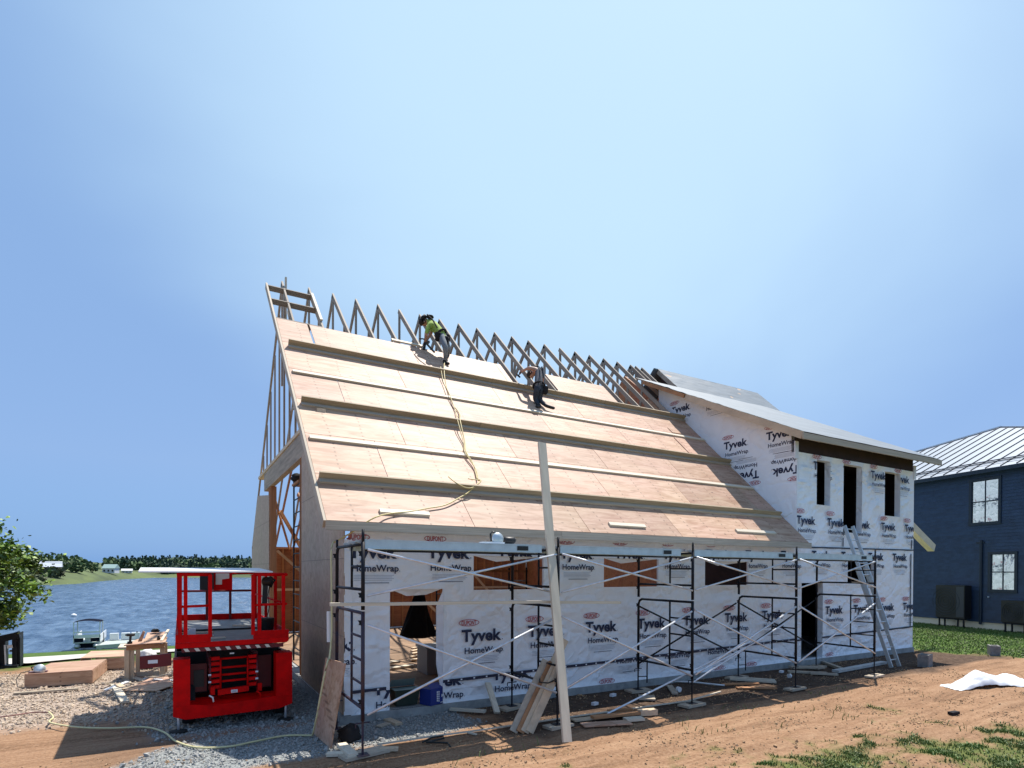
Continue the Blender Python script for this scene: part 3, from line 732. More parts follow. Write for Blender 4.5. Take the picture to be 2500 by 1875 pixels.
# right-hand wall faces the blue house and shows in its windows
s = MB(); s.prism([(XR, YF + .16, .13), (XR, YB, .13), (XR, YB, 2.9), (XR, YR, 9.4), (XR, 14.4, 8.5), (XR, YF + .16, 5.6)], (-.14, 0, 0)); s.build('wall', 'wrap', house)
for yy in (9.4, 10.75, 12.1, 13.4, 14.7, 16, 22.5, 23.8, 25.1, 26.4, 27.7):
    for zz in (1.2, 2.7, 4.2, 5.6, 7.0):
        if yy > 11.5 or zz < 5: put_logo(lambda u, v_, yy=yy, zz=zz: (XR + .005, yy + u, zz + v_))

# side wall of the two-storey block above the low roof
s = MB(); s.prism([(XM, YF + .161, 2.6), (XM, YF + .161, SH0 + SHS * .16), (XM, 13.95, SH0 + SHS * (13.95 - YF)), (XM, 13.95, 7.6)], (.14, 0, 0)); s.build('wall', 'wrap', house)
MB().prism([(XM + .02, 13.95, .15), (XM + .02, YB, .15), (XM + .02, YB, 3), (XM + .02, YR, 9.3), (XM + .02, 13.95, 7.9)], (.1, 0, 0)).build('partition', 'ply_inner', house)
MB().box(XM + .14, XR - .14, YF + .3, YB, 2.85, 3.08).build('upper_floor', 'shade_brown', house)  # room surfaces from here carry shade in their colour, so windows look dark
MB().box(XM + .14, XR - .14, 12.6, 12.7, .15, 7.2).build('partition', 'shade_brown', house)
MB().box(XM + .145, XM + .16, YF + .17, 12.6, .15, 6.0).build('lining', 'shade_brown', house); MB().box(XR - .16, XR - .145, YF + .17, 12.6, .15, 6.0).build('lining', 'shade_brown', house)  # dark sheets added inside the walls to keep the room unlit
MB().box(XM + .16, XR - .16, YF + .17, 12.6, 5.62, 5.66).build('ceiling', 'shade_brown', house)
MB().box(XR - 5, XR, YB + .05, YB + 8, .1, 8.8).build('reflection_wing', 'wrap', house)  # unseen wing added so the blue house windows reflect white wrap
MB().bar((16.10, YF + .5, 3.1), (16.10, YF + .5, 5.45), .09, .09, (1, 0, 0)).build('post', 'galv', house)

# shed roof over the two-storey block
ZS0, SSL, YS0 = 5.865, .507, 8.67
def shed(y, dz=0): return ZS0 + SSL * (y - YS0) + dz
X0, X1 = 13.22, 20.05
YT = 14.70
s = MB(); s.prism([(X0, YS0, shed(YS0, -.02)), (X0, YT, shed(YT, -.02)), (X0, YT, shed(YT, -.045)), (X0, YS0, shed(YS0, -.045))], (X1 - X0, 0, 0)); s.build('roof_deck', 'ply_shade', house)
s = MB(); s.grid(lambda u, v_: (X0 - .015 + (X1 - X0 + .03) * u, YS0 - .02 + (YT - YS0) * v_, shed(YS0 - .02 + (YT - YS0) * v_, .002 + .008 * noise.noise(V((u * 9, v_ * 7, 0))) + (.03 * max(0, noise.noise(V((u * 3, v_ * 30, 4)))) if u < .02 else 0))), 50, 40)
s.build('membrane', 'white_membrane', house, smooth=True)
# rake boards in two lengths and the front fascia
MB().bar((X0 - .02, YS0, shed(YS0, -.105)), (X0 - .02, 12.45, shed(12.45, -.105)), .038, .17).build('rake_board', 'lumber', house)
MB().bar((X0 - .02, 12.50, shed(12.50, -.085)), (X0 - .02, 14.3, shed(14.3, -.085)), .038, .11).build('rake_board', 'lumber_orange', house)
s = MB(); s.bar((X0 + .18, YS0 + .4, shed(YS0 + .4, -.13)), (X0 + .18, 13.6, shed(13.6, -.13)), .3, .012); s.build('soffit_board', 'ply_shade', house)
MB().bar((X0 - .04, YS0 - .02, shed(YS0, -.115)), (X1, YS0 - .02, shed(YS0, -.115)), .038, .15).build('fascia_board', 'lumber_grey', house)
x = X0 + .1
while x < X1:
    MB().bar((x, YS0, shed(YS0, -.13)), (x, YF + .5, shed(YF + .5, -.13)), .038, .14).build('rafter_tail', 'lumber_dark', house); x += .61
wall_mesh(XM, XR, 5.475, 6.02, YF + .03, YF + .05, []).build('upper_sheathing', 'shade_brown', house)
s = MB(); s.bar((XM - .06, YF - .02, 5.72), (XM - .06, YF - .02, 5.28), .03, .14, (1, 0, 0)); s.build('corner_board', 'white_paint', house)
s = MB(); s.bar((XR + .03, YF + .0, 5.66), (XR + .03, YF + .0, 5.24), .03, .12, (1, 0, 0)); s.build('corner_board', 'white_paint', house)
# upper slope of the main roof over the block, dark underlay
def up_roof(y, dz=0): return ZE + .954 * (y - YE) + dz
y0 = 14.62
s = MB(); s.prism([(15.2, y0, up_roof(y0, .06)), (15.2, YR, up_roof(YR, .06)), (15.2, YR, up_roof(YR, .03)), (15.2, y0, up_roof(y0, .03))], (5.55, 0, 0)); s.build('roof_deck', 'ply_shade', house)
s = MB(); s.grid(lambda u, v_: (15.17 + 5.62 * u, y0 + (YR + .02 - y0) * v_, up_roof(y0 + (YR + .02 - y0) * v_, .066 + .012 * noise.noise(V((u * 12, v_ * 5, 3))))), 60, 16); s.build('underlay', 'grey_underlay', house, smooth=True)
s = MB(); s.prism([(14.98, YR, up_roof(YR, .068)), (14.98, YR + 5, up_roof(YR - 5, .068)), (14.98, YR + 5, up_roof(YR - 5, .03)), (14.98, YR, up_roof(YR, .03))], (5.5, 0, 0)); s.build('roof_deck', 'grey_underlay', house)
MB().bar((15.18, y0, up_roof(y0, -.04)), (15.18, YR, up_roof(YR, -.04)), .04, .14).build('rake_board', 'lumber_grey', house)
MB().prism([(15.3, 14.2, 8.2), (15.3, 14.7, up_roof(14.7, -.2)), (15.3, 15.6, up_roof(15.6, -.2)), (15.3, 15.6, 8.2)], (.04, 0, 0)).build('partition', 'shade_brown', house)  # dark sheet standing in for the shaded opening under the roof end

# trusses standing at two-foot centres
def truss(x, back=True, lower=True):
    ch = MB(); d = .12
    ch.bar(RP(x, .1 if x < 13.5 else s_of_y(13.4), -.016 - d / 2), RP(x, S_R, -.016 - d / 2), .042, d, RN)
    if back: ch.bar((x, YR, ZE + .954 * (YR - YE) - .095), (x, YB + .1, ZE + .954 * (2 * YR - YB - .1 - YE) - .095), .042, d, (0, TS, TC))
    o = ch.build('roof_truss', 'truss_wood', house)
    k = MB(); k.bar((x, YR, ZE + .954 * (YR - YE) - .1), (x, YR, 7.1), .04, .085, (0, 1, 0)); k.build('king_post', 'truss_wood', o)
    if lower:
        for sg in (-1, 1):
            yb = YR + sg * 2.55; zb = ZE + .954 * (YR - 2.55 - YE) - .12
            k = MB(); k.bar((x, yb, zb), (x, YR + sg * 1.0, 7.0), .04, .085, (0, 1, 0)); k.build('web', 'truss_wood', o)
            k = MB(); k.bar((x, YR + sg * 1.25, ZE + .954 * (YR - 1.25 - YE) - .12), (x, YR + sg * 1.0, 7.05), .04, .085, (0, 1, 0)); k.build('web', 'truss_wood', o)
        k = MB(); k.bar((x, YF + .15, 2.98), (x, YR, 7.15), .042, .12); k.build('bottom_chord', 'lumber_orange', o)
        k = MB(); k.bar((x, YB - .15, 2.98), (x, YR, 7.15), .042, .12); k.build('bottom_chord', 'lumber_orange', o)
for i in range(19): truss(2.9051 + .6096 * i, back=i not in (4, 13), lower=(2.9 + .61 * i) < 13.3)
truss(14.12, lower=False); truss(14.42, lower=False)
truss(2.25, lower=False)
# ply let in between the last trusses
MB().prism([RP(13.35, 5.9, -.2), RP(13.35, 7.4, -.2), RP(13.35, 7.4, -.5), RP(13.35, 5.9, -.9)], (.02, 0, 0)).build('filler_panel', 'ply_shade', house)
MB().prism([RP(14.5, 6.6, -.1), RP(14.5, 8.2, -.1), RP(14.5, 8.2, -.9), RP(14.5, 6.6, -.9)], (.02, 0, 0)).build('filler_panel', 'ply_inner', house)
s = MB(); s.prism([(13.9, 13.6, 8.18), (14.9, 13.6, 8.18), (14.9, 14.5, 8.75), (13.9, 14.5, 8.75)], (0, 0, -.02)); s.build('filler_panel', 'ply_inner', house)

# roof sheathing, sheet by sheet
PITCH = .86 / TC
def sheet(x0, x1, s0, s1, m_='ply', dz=0.0):
    t = MB(); g = .005
    t.prism([RP(x0 + g, s0 + g, dz), RP(x1 - g, s0 + g, dz), RP(x1 - g, s1 - g, dz + rn(-.002, .003)), RP(x0 + g, s1 - g, dz + rn(-.002, .002))], -RN * .016)
    return t
for k in range(6):
    x = 1.865; first = True
    lim = 13.56
    if k == 5:
        spans = [(1.865, 2.535), (2.575, 4.99), (4.99, 7.43), (7.43, 7.60), (9.02, 11.18)]
    else:
        spans = []; st = [2.44, 1.22, 1.83, .92, 2.44][k]
        while x < lim - .05:
            e = min(x + st, lim); spans.append((x, e)); x = e; st = 2.44
    for a, b_ in spans: sheet(a, b_, k * PITCH + .002, (k + 1) * PITCH).build('sheathing_panel', 'ply', house)
# fascia at the eave in three lengths, scaly chips of cut sheet along its top
for a, b_ in ((1.85, 6.05), (6.056, 10.1), (10.106, 13.60)):
    MB().bar((a, YE - .021, ZE - .075), (b_, YE - .021, ZE - .075), .038, .14).build('fascia_board', 'lumber_grey', house)
MB().box(XL, XM, YF + .02, YF + .04, 3.021, 3.36).build('blocking', 'shade_brown', house)  # strip added to close daylight slots under the eave, shade in its colour
# toe boards nailed across the slope
def toe_big(y, xs_):
    s0 = s_of_y(y)
    for a, b_ in zip(xs_, xs_[1:]):
        MB().bar(RP(a, s0 - .02, .075), RP(b_ - .006, s0 - .02, .075 + rn(-.004, .004)), .038, .15, RN).build('toe_board', 'lumber_olive', house)
        MB().bar(RP(a, s0 - .085, .020), RP(b_ - .006, s0 - .085, .020), .089, .04, RN).build('toe_board', 'lumber_grey', house)
def toe_small(y, xs_):
    s0 = s_of_y(y)
    for a, b_ in zip(xs_, xs_[1:]): MB().bar(RP(a, s0 - .045, .02), RP(b_ - .006, s0 - .045, .02), .089, .04, RN).build('toe_board', 'lumber_pale', house)
toe_big(12.90, (1.97, 6.8, 10.4, 13.72)); toe_big(11.18, (1.93, 5.6, 9.6, 13.68)); toe_big(9.46, (1.90, 6.2, 10.1, 13.40))
toe_small(12.07, (1.92, 5.2, 9.1, 13.55)); toe_small(10.34, (1.92, 4.7, 8.8, 13.5))
for a, b_, y in ((2.72, 3.55, 8.90), (7.34, 8.28, 8.90), (11.1, 12.5, 8.92), (4.55, 5.4, 13.93)):
    t = MB(); t.bar(RP(a, s_of_y(y), .019), RP(b_, s_of_y(y) - .01, .019), .089, .038, RN)
    solo(t, 'loose_board', 'lumber_pale', {2.72: 'short pale board lying at the left end of the roof edge', 7.34: 'short pale board lying mid-way along the roof edge', 11.1: 'long thin board lying at the right end of the roof edge', 4.55: 'pale batten lying beside the stooping man in the lime shirt'}[a], 'board', RP(a, s_of_y(y), 0))
for k, (a, b_, sA, sB) in enumerate(((12.35, 12.72, s_of_y(12.15), s_of_y(12.35)), (12.2, 12.55, s_of_y(11.3), s_of_y(11.95)))):
    t = sheet(a, b_, sA, sB, dz=.018); solo(t, 'plywood_offcut', 'ply', ('small plywood offcut by the right end of the second toe board down', 'taller plywood offcut lying in the shaded strip by the white wall')[k], 'offcut', RP(a, sA, 0))

# rake overhang at the gable: fly rafter, lookouts
MB().bar(RP(1.84, -.02, -.055), RP(1.84, S_R - .46, -.055), .04, .14, RN).build('fly_rafter', 'lumber_grey', house)
for s_ in (S_R - .52, S_R - 1.35, 6 * PITCH + .05):
    MB().bar(RP(1.86, s_, -.075), RP(2.885, s_, -.075), .04, .13, RN).build('lookout', 'lumber_dark', house)
MB().bar(RP(2.905, S_R - 2.1, .02), RP(2.905, S_R - .5, .02), .06, .04, RN).build('nailing_strip', 'lumber_pale', house)
MB().bar((2.3, YR - .25, 9.75), (2.32, YR - .1, 8.2), .09, .04, (1, 0, 0)).build('brace', 'lumber_pale', house)
for k in range(5): MB().bar(RP(1.88, .7 + k * 1.25, -.09), RP(2.21, .7 + k * 1.25, -.09), .04, .10, RN).build('lookout', 'lumber_dark', house)
# gable end: plywood either side of the tall opening, header, studs above
MB().prism([(XL, YF + .0, .15), (XL, 12.65, .15), (XL, 12.65, 4.85), (XL, 10.6, 4.85), (XL, YF, 3.36)], (.018, 0, 0)).build('gable_panel', 'ply_shade', house)
for z in (1.37, 2.59, 3.81):
    MB().box(XL - .003, XL - .001, YF if z < 3.4 else 9.6, 12.65, z - .004, z + .004).build('panel_joint', 'lumber_dark', house)
MB().prism([(XL, 17.75, .15), (XL, YB, .15), (XL, YB, 3.2), (XL, 20.6, 4.85), (XL, 17.75, 4.55)], (.018, 0, 0)).build('gable_panel', 'ply_shade', house)
for z in (1.37, 2.59, 3.81):
    MB().box(XL - .003, XL - .001, 17.75, YB - (.6 if z > 3.4 else 0), z - .004, z + .004).build('panel_joint', 'lumber_dark', house)
MB().bar((XL + .07, 12.3, 5.05), (XL + .07, 18.9, 5.05), .13, .52).build('header_beam', 'beam_lvl', house)
MB().bar((XL + .06, 11.0, 5.36), (XL + .06, 20.2, 5.36), .16, .08).build('plate', 'lumber', house)
for y in (12.75, 12.9): MB().bar((XL + .08, y, .16), (XL + .08, y, 4.79), .04, .14, (1, 0, 0)).build('jack_stud', 'lumber_orange', house)
for y in (17.6, 17.8, 18.0): MB().bar((XL + .10, y, .16), (XL + .10, y, 4.79), .04, .16, (1, 0, 0)).build('jack_stud', 'lumber_orange', house)
y = 11.3
while y < 20.2:
    zt = min(up_roof(y), up_roof(2 * YR - y)) - .14
    if zt > 5.5: MB().bar((XL + .06, y, 5.4), (XL + .06, y, zt), .09, .036, (1, 0, 0)).build('gable_stud', 'truss_wood', house)
    y += .82
MB().bar((XL + .14, 12.3, 5.5), (XL + .14, 15.3, 8.9), .04, .14).build('brace', 'lumber_pale', house)
# back wall, seen from inside through the openings
MB().box(XL, XM, YB, YB + .02, .15, 3.2).build('wall', 'ply_inner', house)
x = XL + .2
while x < XM:
    MB().bar((x, YB - .07, .16), (x, YB - .07, 3.16), .04, .13, (0, 1, 0)).build('stud', 'lumber_orange', house); x += .41
MB().bar((XL, YB - .07, 3.2), (XM, YB - .07, 3.2), .16, .08).build('top_plate', 'lumber_orange', house)
MB().bar((XL, YB - .15, 1.7), (XM, YB - .15, 1.7), .04, .09).build('blocking', 'lumber', house)
for k, (a, b_) in enumerate(((3.0, 6.0), (6.5, 9.5), (10, 12.6))):
    MB().bar((a, YB - .3, 3.1), (b_, YB - .5, .3), .04, .09).build('wall_brace', 'lumber', house)
for a, b_ in (((2.4, 17.9, 4.4), (3.4, 21.9, 3.2)), ((2.5, 17.7, 4.1), (5.2, 20.5, .2)), ((3.1, 13.5, .2), (4.4, 19.5, 5.6)), ((4.2, 15.0, .2), (3.2, 19.0, 4.8))):
    MB().bar(a, b_, .04, .12).build('wall_brace', 'lumber_orange', house)
MB().box(XL + .1, XL + .14, 22.3, 22.9, .2, 2.95).build('corner_wrap', 'wrap', house)
# rafter end of a porch roof beyond the right corner
t = MB(); t.bar((20.2, 9.75, 4.1), (22.0, 9.75, 3.24), .20, .24, (0, 0, 1)); t.build('rafter_tail', 'lumber_pale', house)
t = MB(); t.bar((19.32, 9.9, 4.5), (20.21, 9.75, 4.1), .10, .2, (0, 0, 1)); t.build('rafter_tail', 'lumber', house)
# ------------------------------------------------------------------ scaffold along the front
FX = [2.02, 5.03, 7.95, 10.95, 13.88]; FY0, FY1 = 7.3, 8.7
scaf = thing('scaffold', 'long two-tier dark steel frame scaffold with silver cross braces along the wrapped wall', 'scaffold', (2.02, 7.3, 0))
for i, x in enumerate(FX):
    lowm = 'navy_steel' if i == 0 else 'black_steel'
    for z0, z1, rungs, nm in ((.62, 1.86, (.64, .95, 1.25, 1.55), 'lower'), (1.90, 2.74, (2.16, 2.46), 'upper')):
        s = MB(); m_ = lowm if nm == 'lower' else 'black_steel'
        # two legs with the bearer across the top; the head is curved into the leg
        s.tube([(x, FY0, z0 - .14 if nm == 'lower' else z0), (x, FY0, z1 + (.02 if nm == 'lower' else .03))], .0255, 8)
        s.tube([(x, FY1, z0 - .14 if nm == 'lower' else z0), (x, FY1, z1 - .10), (x, FY1 - .03, z1 - .03), (x, FY1 - .10, z1)], .0245, 8)
        s.tube([(x, FY0, z1), (x, FY1 - .08, z1)], .0225, 7)
        fr = s.build('scaffold_frame', m_, scaf, smooth=True)
        yi = FY0 + .55
        MB().tube([(x, yi, z0 + (.02 if nm == 'lower' else .26)), (x, yi, z1)], .017, 6).build('ladder_post', m_, fr, smooth=True)
        for k, z in enumerate(rungs):
            full = (nm == 'lower' and k == 0) or (nm == 'upper' and k == 0)
            MB().tube([(x, FY0, z), (x, FY1 if full else yi, z)], .0165 if not full else .0215, 6).build('rung', m_, fr, smooth=True)
        for yy, sg in ((FY0, 1), (FY1, -1)):
            for z in ((z1 - .14, z0 + .09 if nm == 'lower' else z0 + .17)):
                t = MB(); t.tube([(x - .01, yy, z), (x - .05, yy + .0, z)], .012, 5); t.prism([(x - .02, yy - .005, z + .05), (x - .065, yy - .005, z + .05), (x - .02, yy - .005, z - .03)], (0, .01, 0)); t.build('brace_lock', 'black_steel', fr)
    # coupling pins above the heads, screw jacks below
    for yy in (FY0, FY1):
        MB().tube([(x, yy, 2.74), (x, yy, 2.93 if yy == FY0 else 2.86)], .019, 6).build('coupling_pin', 'black_steel', scaf, smooth=True)
        t = MB(); zb = .055
        t.tube([(x, yy, zb), (x, yy, .5)], .015, 6); t.box(x - .075, x + .075, yy - .075, yy + .075, zb - .008, zb); t.tube([(x - .09, yy, .46), (x + .09, yy, .46)], .009, 5)
        t.tube([(x - .09, yy, .46), (x - .09, yy, .40)], .008, 5)
        t.build('screw_jack', 'black_steel' if i != 0 else 'navy_steel', scaf, smooth=False)
    if i in (2, 3):
        t = MB(); t.tube([(x + .22, FY1 - .02, .16), (x + .22, FY1 - .02, .62)], .014, 6); t.tube([(x, FY1, .30), (x + .22, FY1, .29)], .010, 5); t.build('leg_bracket', 'black_steel', scaf)
for bay, (a, b_) in enumerate(zip(FX, FX[1:])):
    for yy, dk in ((FY0 - .03, False), (FY1 + .03, True)):
        for za, zb, zc, zd in ((.56, 1.70, 1.71, .55), (2.08, 2.66, 2.67, 2.07)):
            if dk and (za > 2 or bay < 2): continue
            o1 = -.012 if not dk else .012
            MB().tube([(a + .05, yy, za), (b_ - .05, yy, zb)], .0175, 6).build('cross_brace', 'galv' if not dk else 'black_steel', scaf, smooth=True)
            MB().tube([(a + .05, yy + o1, zc), (b_ - .05, yy + o1, zd)], .0175, 6).build('cross_brace', 'galv' if not dk else 'black_steel', scaf, smooth=True)
    MB().tube([(a, FY0 + .02, 2.66), (b_, FY0 + .02, 2.66)], .014, 6).build('guide_rail', 'black_steel', scaf)
# aluminium deck planks lying on the bearers
def deck(x0, x1, y0, label, w=.49):
    t = MB(); z = 2.77
    t.box(x0, x1, y0, y0 + .03, z - .085, z + .03); t.box(x0, x1, y0 + w - .03, y0 + w, z - .085, z + .03); t.box(x0 - .01, x1 + .01, y0 + .03, y0 + w - .03, z + .008, z + .025)
    t.box(x0, x1, y0 - .006, y0, z + .018, z + .033); t.box(x0, x1, y0 - .006, y0, z - .088, z - .073)
    o = solo(t, 'deck_plank', 'alu', label, 'plank', (x0, y0, z - .085), 'aluminium deck planks on the scaffold')
    e = MB()
    for xx, sg in ((x0, -1), (x1, 1)):
        for yy in (y0 + .05, y0 + w - .09): e.prism([(xx, yy, z - .03), (xx + sg * .10, yy, z + .0), (xx + sg * .10, yy, z + .02), (xx, yy, z + .025)], (0, .04, 0))
    e.build('end_hook', 'alu_dull', o)
    p = MB(); p.box(x0 + (x1 - x0) * .84, x0 + (x1 - x0) * .91, y0 - .0085, y0 - .006, z - .06, z + .005); p.build('sticker', 'black_plastic', o)
    return o
for k, (a, b_) in enumerate(zip(FX, FX[1:])):
    nm = ('the leftmost bay, with the power saw on it', 'the bay right of the tall pale board', 'the third bay from the left', 'the bay below the ladder')[k]
    x1 = b_ - .30 if k in (0, 1) else b_ - .12
    deck(a + .04 if k else a + .02, x1, 7.30, 'front aluminium scaffold plank of ' + nm)
    deck(a + .08, b_ - .08, 7.83, 'rear aluminium scaffold plank of ' + nm.replace(', with the power saw on it', ''), .46)
# wooden pads under the jacks
pads = [(2.08, 7.42, .62, .24, 12, 'wide plywood pad under the front leg nearest the camera'), (5.05, 7.30, .46, .22, 8, 'pad under the second front leg, beside the tall board'), (7.95, 7.30, .50, .24, 6, 'thick dark pad under the third front leg'),
        (10.90, 7.28, .52, .2, 4, 'splintered pad under the fourth front leg'), (13.86, 7.28, .56, .2, 5, 'pad under the last front leg near the ladder'),
        (2.05, 8.7, .3, .24, 4, 'pad under the back leg at the left corner'), (5.02, 8.68, .5, .24, 15, 'pad under the second back leg'), (7.95, 8.68, .5, .28, -8, 'grey board pad under the third back leg'), (10.9, 8.70, .56, .24, 5, 'pad under the fourth back leg'), (13.85, 8.68, .6, .3, 12, 'stacked pad under the back leg by the right doorway')]
for x, y, l, w_, a, lab in pads:
    t = MB(); A = radians(a); d = V((cos(A), sin(A), 0)); c = V((x, y, .012 + .013)); t.bar(c - d * l / 2, c + d * l / 2, w_, .042)
    o = solo(t, 'wooden_pad', 'lumber_grey', 'timber ' + lab, 'pad', (x, y, 0), 'timber pads under the scaffold legs')
# power saw on the first deck plank
sw = thing('power_saw', 'silver and black power saw with a hose hook standing on the scaffold plank', 'saw', (4.08, 7.5, 2.80))
MB().bar((3.80, 7.48, 2.815), (4.15, 7.48, 2.815), .14, .03).build('sole_plate', 'white_paint', sw)
MB().lathe((4.05, 7.42, 2.88), [(.02, 0), (.09, .005), (.095, .03), (.08, .055)], 14, 'Y').build('blade_guard', 'alu', sw, smooth=True)
MB().lathe((4.18, 7.5, 2.865), [(.03, 0), (.055, .02), (.055, .17), (.03, .2)], 12, 'X').build('motor', 'black_plastic', sw, smooth=True)
MB().tube([(3.96, 7.48, 2.84), (3.95, 7.48, 2.95), (3.98, 7.48, 2.985), (4.03, 7.48, 2.96)], .014, 6).build('handle', 'black_plastic', sw, smooth=True)

# tall pale board leaned on the eave, and the bundle beside it
t = MB(); t.bar((4.66, 6.52, .03), (5.06, 7.82, 4.475), .14, .04, (0, -1, .3)); solo(t, 'leaning_board', 'lumber_pale', 'tall pale board standing on the bare earth and leaning past the roof edge', 'board', (4.66, 6.52, 0))
for k, (bx, by, tx, ty, tz, m_) in enumerate(((4.28, 7.36, 5.03, 7.62, .99, 'lumber_grey'), (4.36, 7.30, 5.10, 7.55, .96, 'lumber_orange'), (4.42, 7.27, 5.13, 7.47, .97, 'lumber'), (4.48, 7.23, 5.16, 7.41, .95, 'lumber'), (4.47, 7.44, 5.40, 7.63, 1.30, 'lumber'))):
    t = MB(); t.bar((bx, by, .02), (tx, ty, tz), .125, .030, (-.35, -1, .2))
    solo(t, 'leaning_plank', m_, ('broad weathered plank at the left of the leaning plank bundle', 'brown plank second from the left in the leaning bundle', 'tan plank third in the leaning bundle', 'rightmost tan plank of the leaning bundle', 'longest plank of the bundle, its end rising behind the tall board')[k], 'plank', (bx, by, 0), 'planks leaning in a bundle')
t = MB(); t.tube([(5.02, 7.36, .72), (4.86, 7.30, .70), (4.78, 7.42, .70), (4.90, 7.6, .74)], .012, 5); solo(t, 'strap', 'hose_black', 'black strap tied round the leaning plank bundle', 'strap', (5.0, 7.36, .7))
# plywood sheet against the first frame, with printed stamps
ps = MB(); A_, B_, C_, D_ = V((1.70, 8.72, .02)), V((1.76, 7.86, .02)), V((1.93, 7.78, 1.155)), V((1.86, 8.62, 1.13)); nn = (B_ - A_).cross(D_ - A_).normalized() * .018
ps.prism([A_, B_, C_, D_], nn); po = solo(ps, 'plywood_sheet', 'ply', 'narrow plywood sheet with printed stamps leaning on the first scaffold leg', 'plywood', A_)
def on_sheet(u, v_, off=-.002): return A_.lerp(B_, u).lerp(D_.lerp(C_, u), v_) + nn.normalized() * off
if nn.x > 0: pass
st = MB()
for u0, v0, u1, v1 in ((.66, .80, .72, .92), (.62, .66, .70, .74), (.62, .50, .68, .62), (.63, .30, .68, .36)): st.poly([on_sheet(u0, v0), on_sheet(u1, v0), on_sheet(u1, v1), on_sheet(u0, v1)])
for k in range(9): st.poly([on_sheet(.14 + .01 * (k % 3), .36 + k * .05), on_sheet(.18, .36 + k * .05), on_sheet(.18, .395 + k * .05), on_sheet(.14, .395 + k * .05)])
st.build('ink_stamp', 'ink_navy', po)
# thin strip laid across the braces
t = MB()
pts = [(1.60, 7.24, 1.985), (2.4, 7.24, 1.972), (3.4, 7.24, 1.962), (4.6, 7.24, 1.945), (6.2, 7.24, 1.90)]
for a, b_ in zip(pts, pts[1:]): t.bar(a, b_, .09, .04)
solo(t, 'wood_strip', 'lumber_pale', 'long thin wood strip lying level across the scaffold braces', 'board', pts[0])
# loose brace and rail leaning out of the lower bays
t = MB(); t.tube([(6.18, 7.5, .03), (9.75, 7.42, 1.06)], .017, 6); t.tube([(8.0, 7.24, .60), (10.02, 7.36, 1.10)], .013, 6); solo(t, 'loose_brace', 'galv', 'silver scaffold brace with one end down on the offcuts', 'brace', (6.18, 7.5, 0))
t = MB(); t.tube([(8.03, 7.34, .42), (10.9, 7.36, 1.45)], .015, 6); solo(t, 'loose_brace', 'galv', 'silver scaffold brace slanting up from the third front leg', 'brace', (8.03, 7.34, .42))

# extension ladder against the tall window
lad = thing('extension_ladder', 'aluminium extension ladder leaning into the tall upper window', 'ladder', (15.85, 7.86, 0))
def ladder(b0, t0, b1, t1, m_, z0, z1, rk, nm):
    b0, t0, b1, t1 = map(V, (b0, t0, b1, t1))
    def at(a, b_, z): return a.lerp(b_, (z - a.z) / (b_.z - a.z))
    for a, b_ in ((b0, t0), (b1, t1)): MB().bar(at(a, b_, z0), at(a, b_, z1), .035, .085, (0, -1, .4)).build('rail', m_, lad)
    z = z0 + .18
    while z < z1 - .05: MB().tube([at(b0, t0, z), at(b1, t1, z)], .016, 6).build('rung', m_, lad); z += .305
ladder((15.62, 7.80, .0), (15.40, 8.98, 3.74), (16.00, 7.80, .0), (15.78, 8.98, 3.74), 'alu_dull', .0, 2.55, 0, 'base')
ladder((15.62, 7.74, .0), (15.40, 8.92, 3.74), (16.00, 7.74, .0), (15.78, 8.92, 3.74), 'alu', .95, 3.66, 0, 'fly')

# ------------------------------------------------------------------ boards and oddments on the ground along the wall
def lying(p0, p1, w_, h, m_, name, label, cat='offcut', z=None, group=None, upv=(0, 0, 1)):
    p0 = V((*p0, 0)); p1 = V((*p1, 0)); zz = h / 2 + .012 if z is None else z
    p0.z += zz; p1.z += zz; t = MB(); t.bar(p0, p1, w_, h, upv); return solo(t, name, m_, label, cat, ((p0 + p1) / 2).to_tuple()[:2] + (0,), group)
g_ = 'offcuts lying along the house front'
lying((5.44, 7.46), (6.5, 7.34), .15, .022, 'lumber', 'offcut', 'longest brown board in the pile beside the tall board', group=g_)
lying((5.75, 7.36), (6.72, 7.20), .12, .04, 'lumber_orange', 'offcut', 'dark-edged board on top of the pile beside the tall board', z=.055, group=g_)
lying((5.40, 7.16), (6.16, 6.93), .22, .02, 'ply', 'offcut', 'flat plywood piece in front of the offcut pile', group=g_)
lying((6.18, 7.06), (6.48, 6.98), .16, .04, 'lumber_pale', 'offcut', 'short pale block at the front right of the offcut pile', group=g_)
lying((6.62, 7.22), (6.92, 7.14), .14, .09, 'lumber', 'offcut', 'stubby block ending the offcut pile', group=g_)
lying((6.3, 7.62), (6.75, 7.55), .10, .04, 'lumber_orange', 'offcut', 'narrow brown offcut behind the pile', group=g_)
lying((8.85, 8.74), (8.36, 8.10), .12, .03, 'lumber_grey', 'offcut', 'grey board lying square to the wall between two scaffold legs', group=g_)
lying((7.75, 8.25), (7.52, 7.98), .30, .03, 'lumber_grey', 'offcut', 'squat grey board beside the third back leg', group=g_)
lying((10.72, 8.75), (11.30, 8.02), .11, .04, 'lumber_pale', 'offcut', 'left one of two pale boards lying side by side', group='two pale boards side by side')
lying((10.58, 8.62), (11.16, 7.89), .11, .04, 'lumber_pale', 'offcut', 'right one of two pale boards lying side by side', group='two pale boards side by side')
lying((14.66, 9.0), (14.05, 8.16), .10, .06, 'lumber_grey', 'offcut', 'grey post lying outside the right doorway', group=g_)
lying((13.56, 8.02), (16.05, 8.2), .16, .06, 'alu_dull', 'lying_plank', 'long pale plank lying on the ground towards the ladder foot', 'plank')
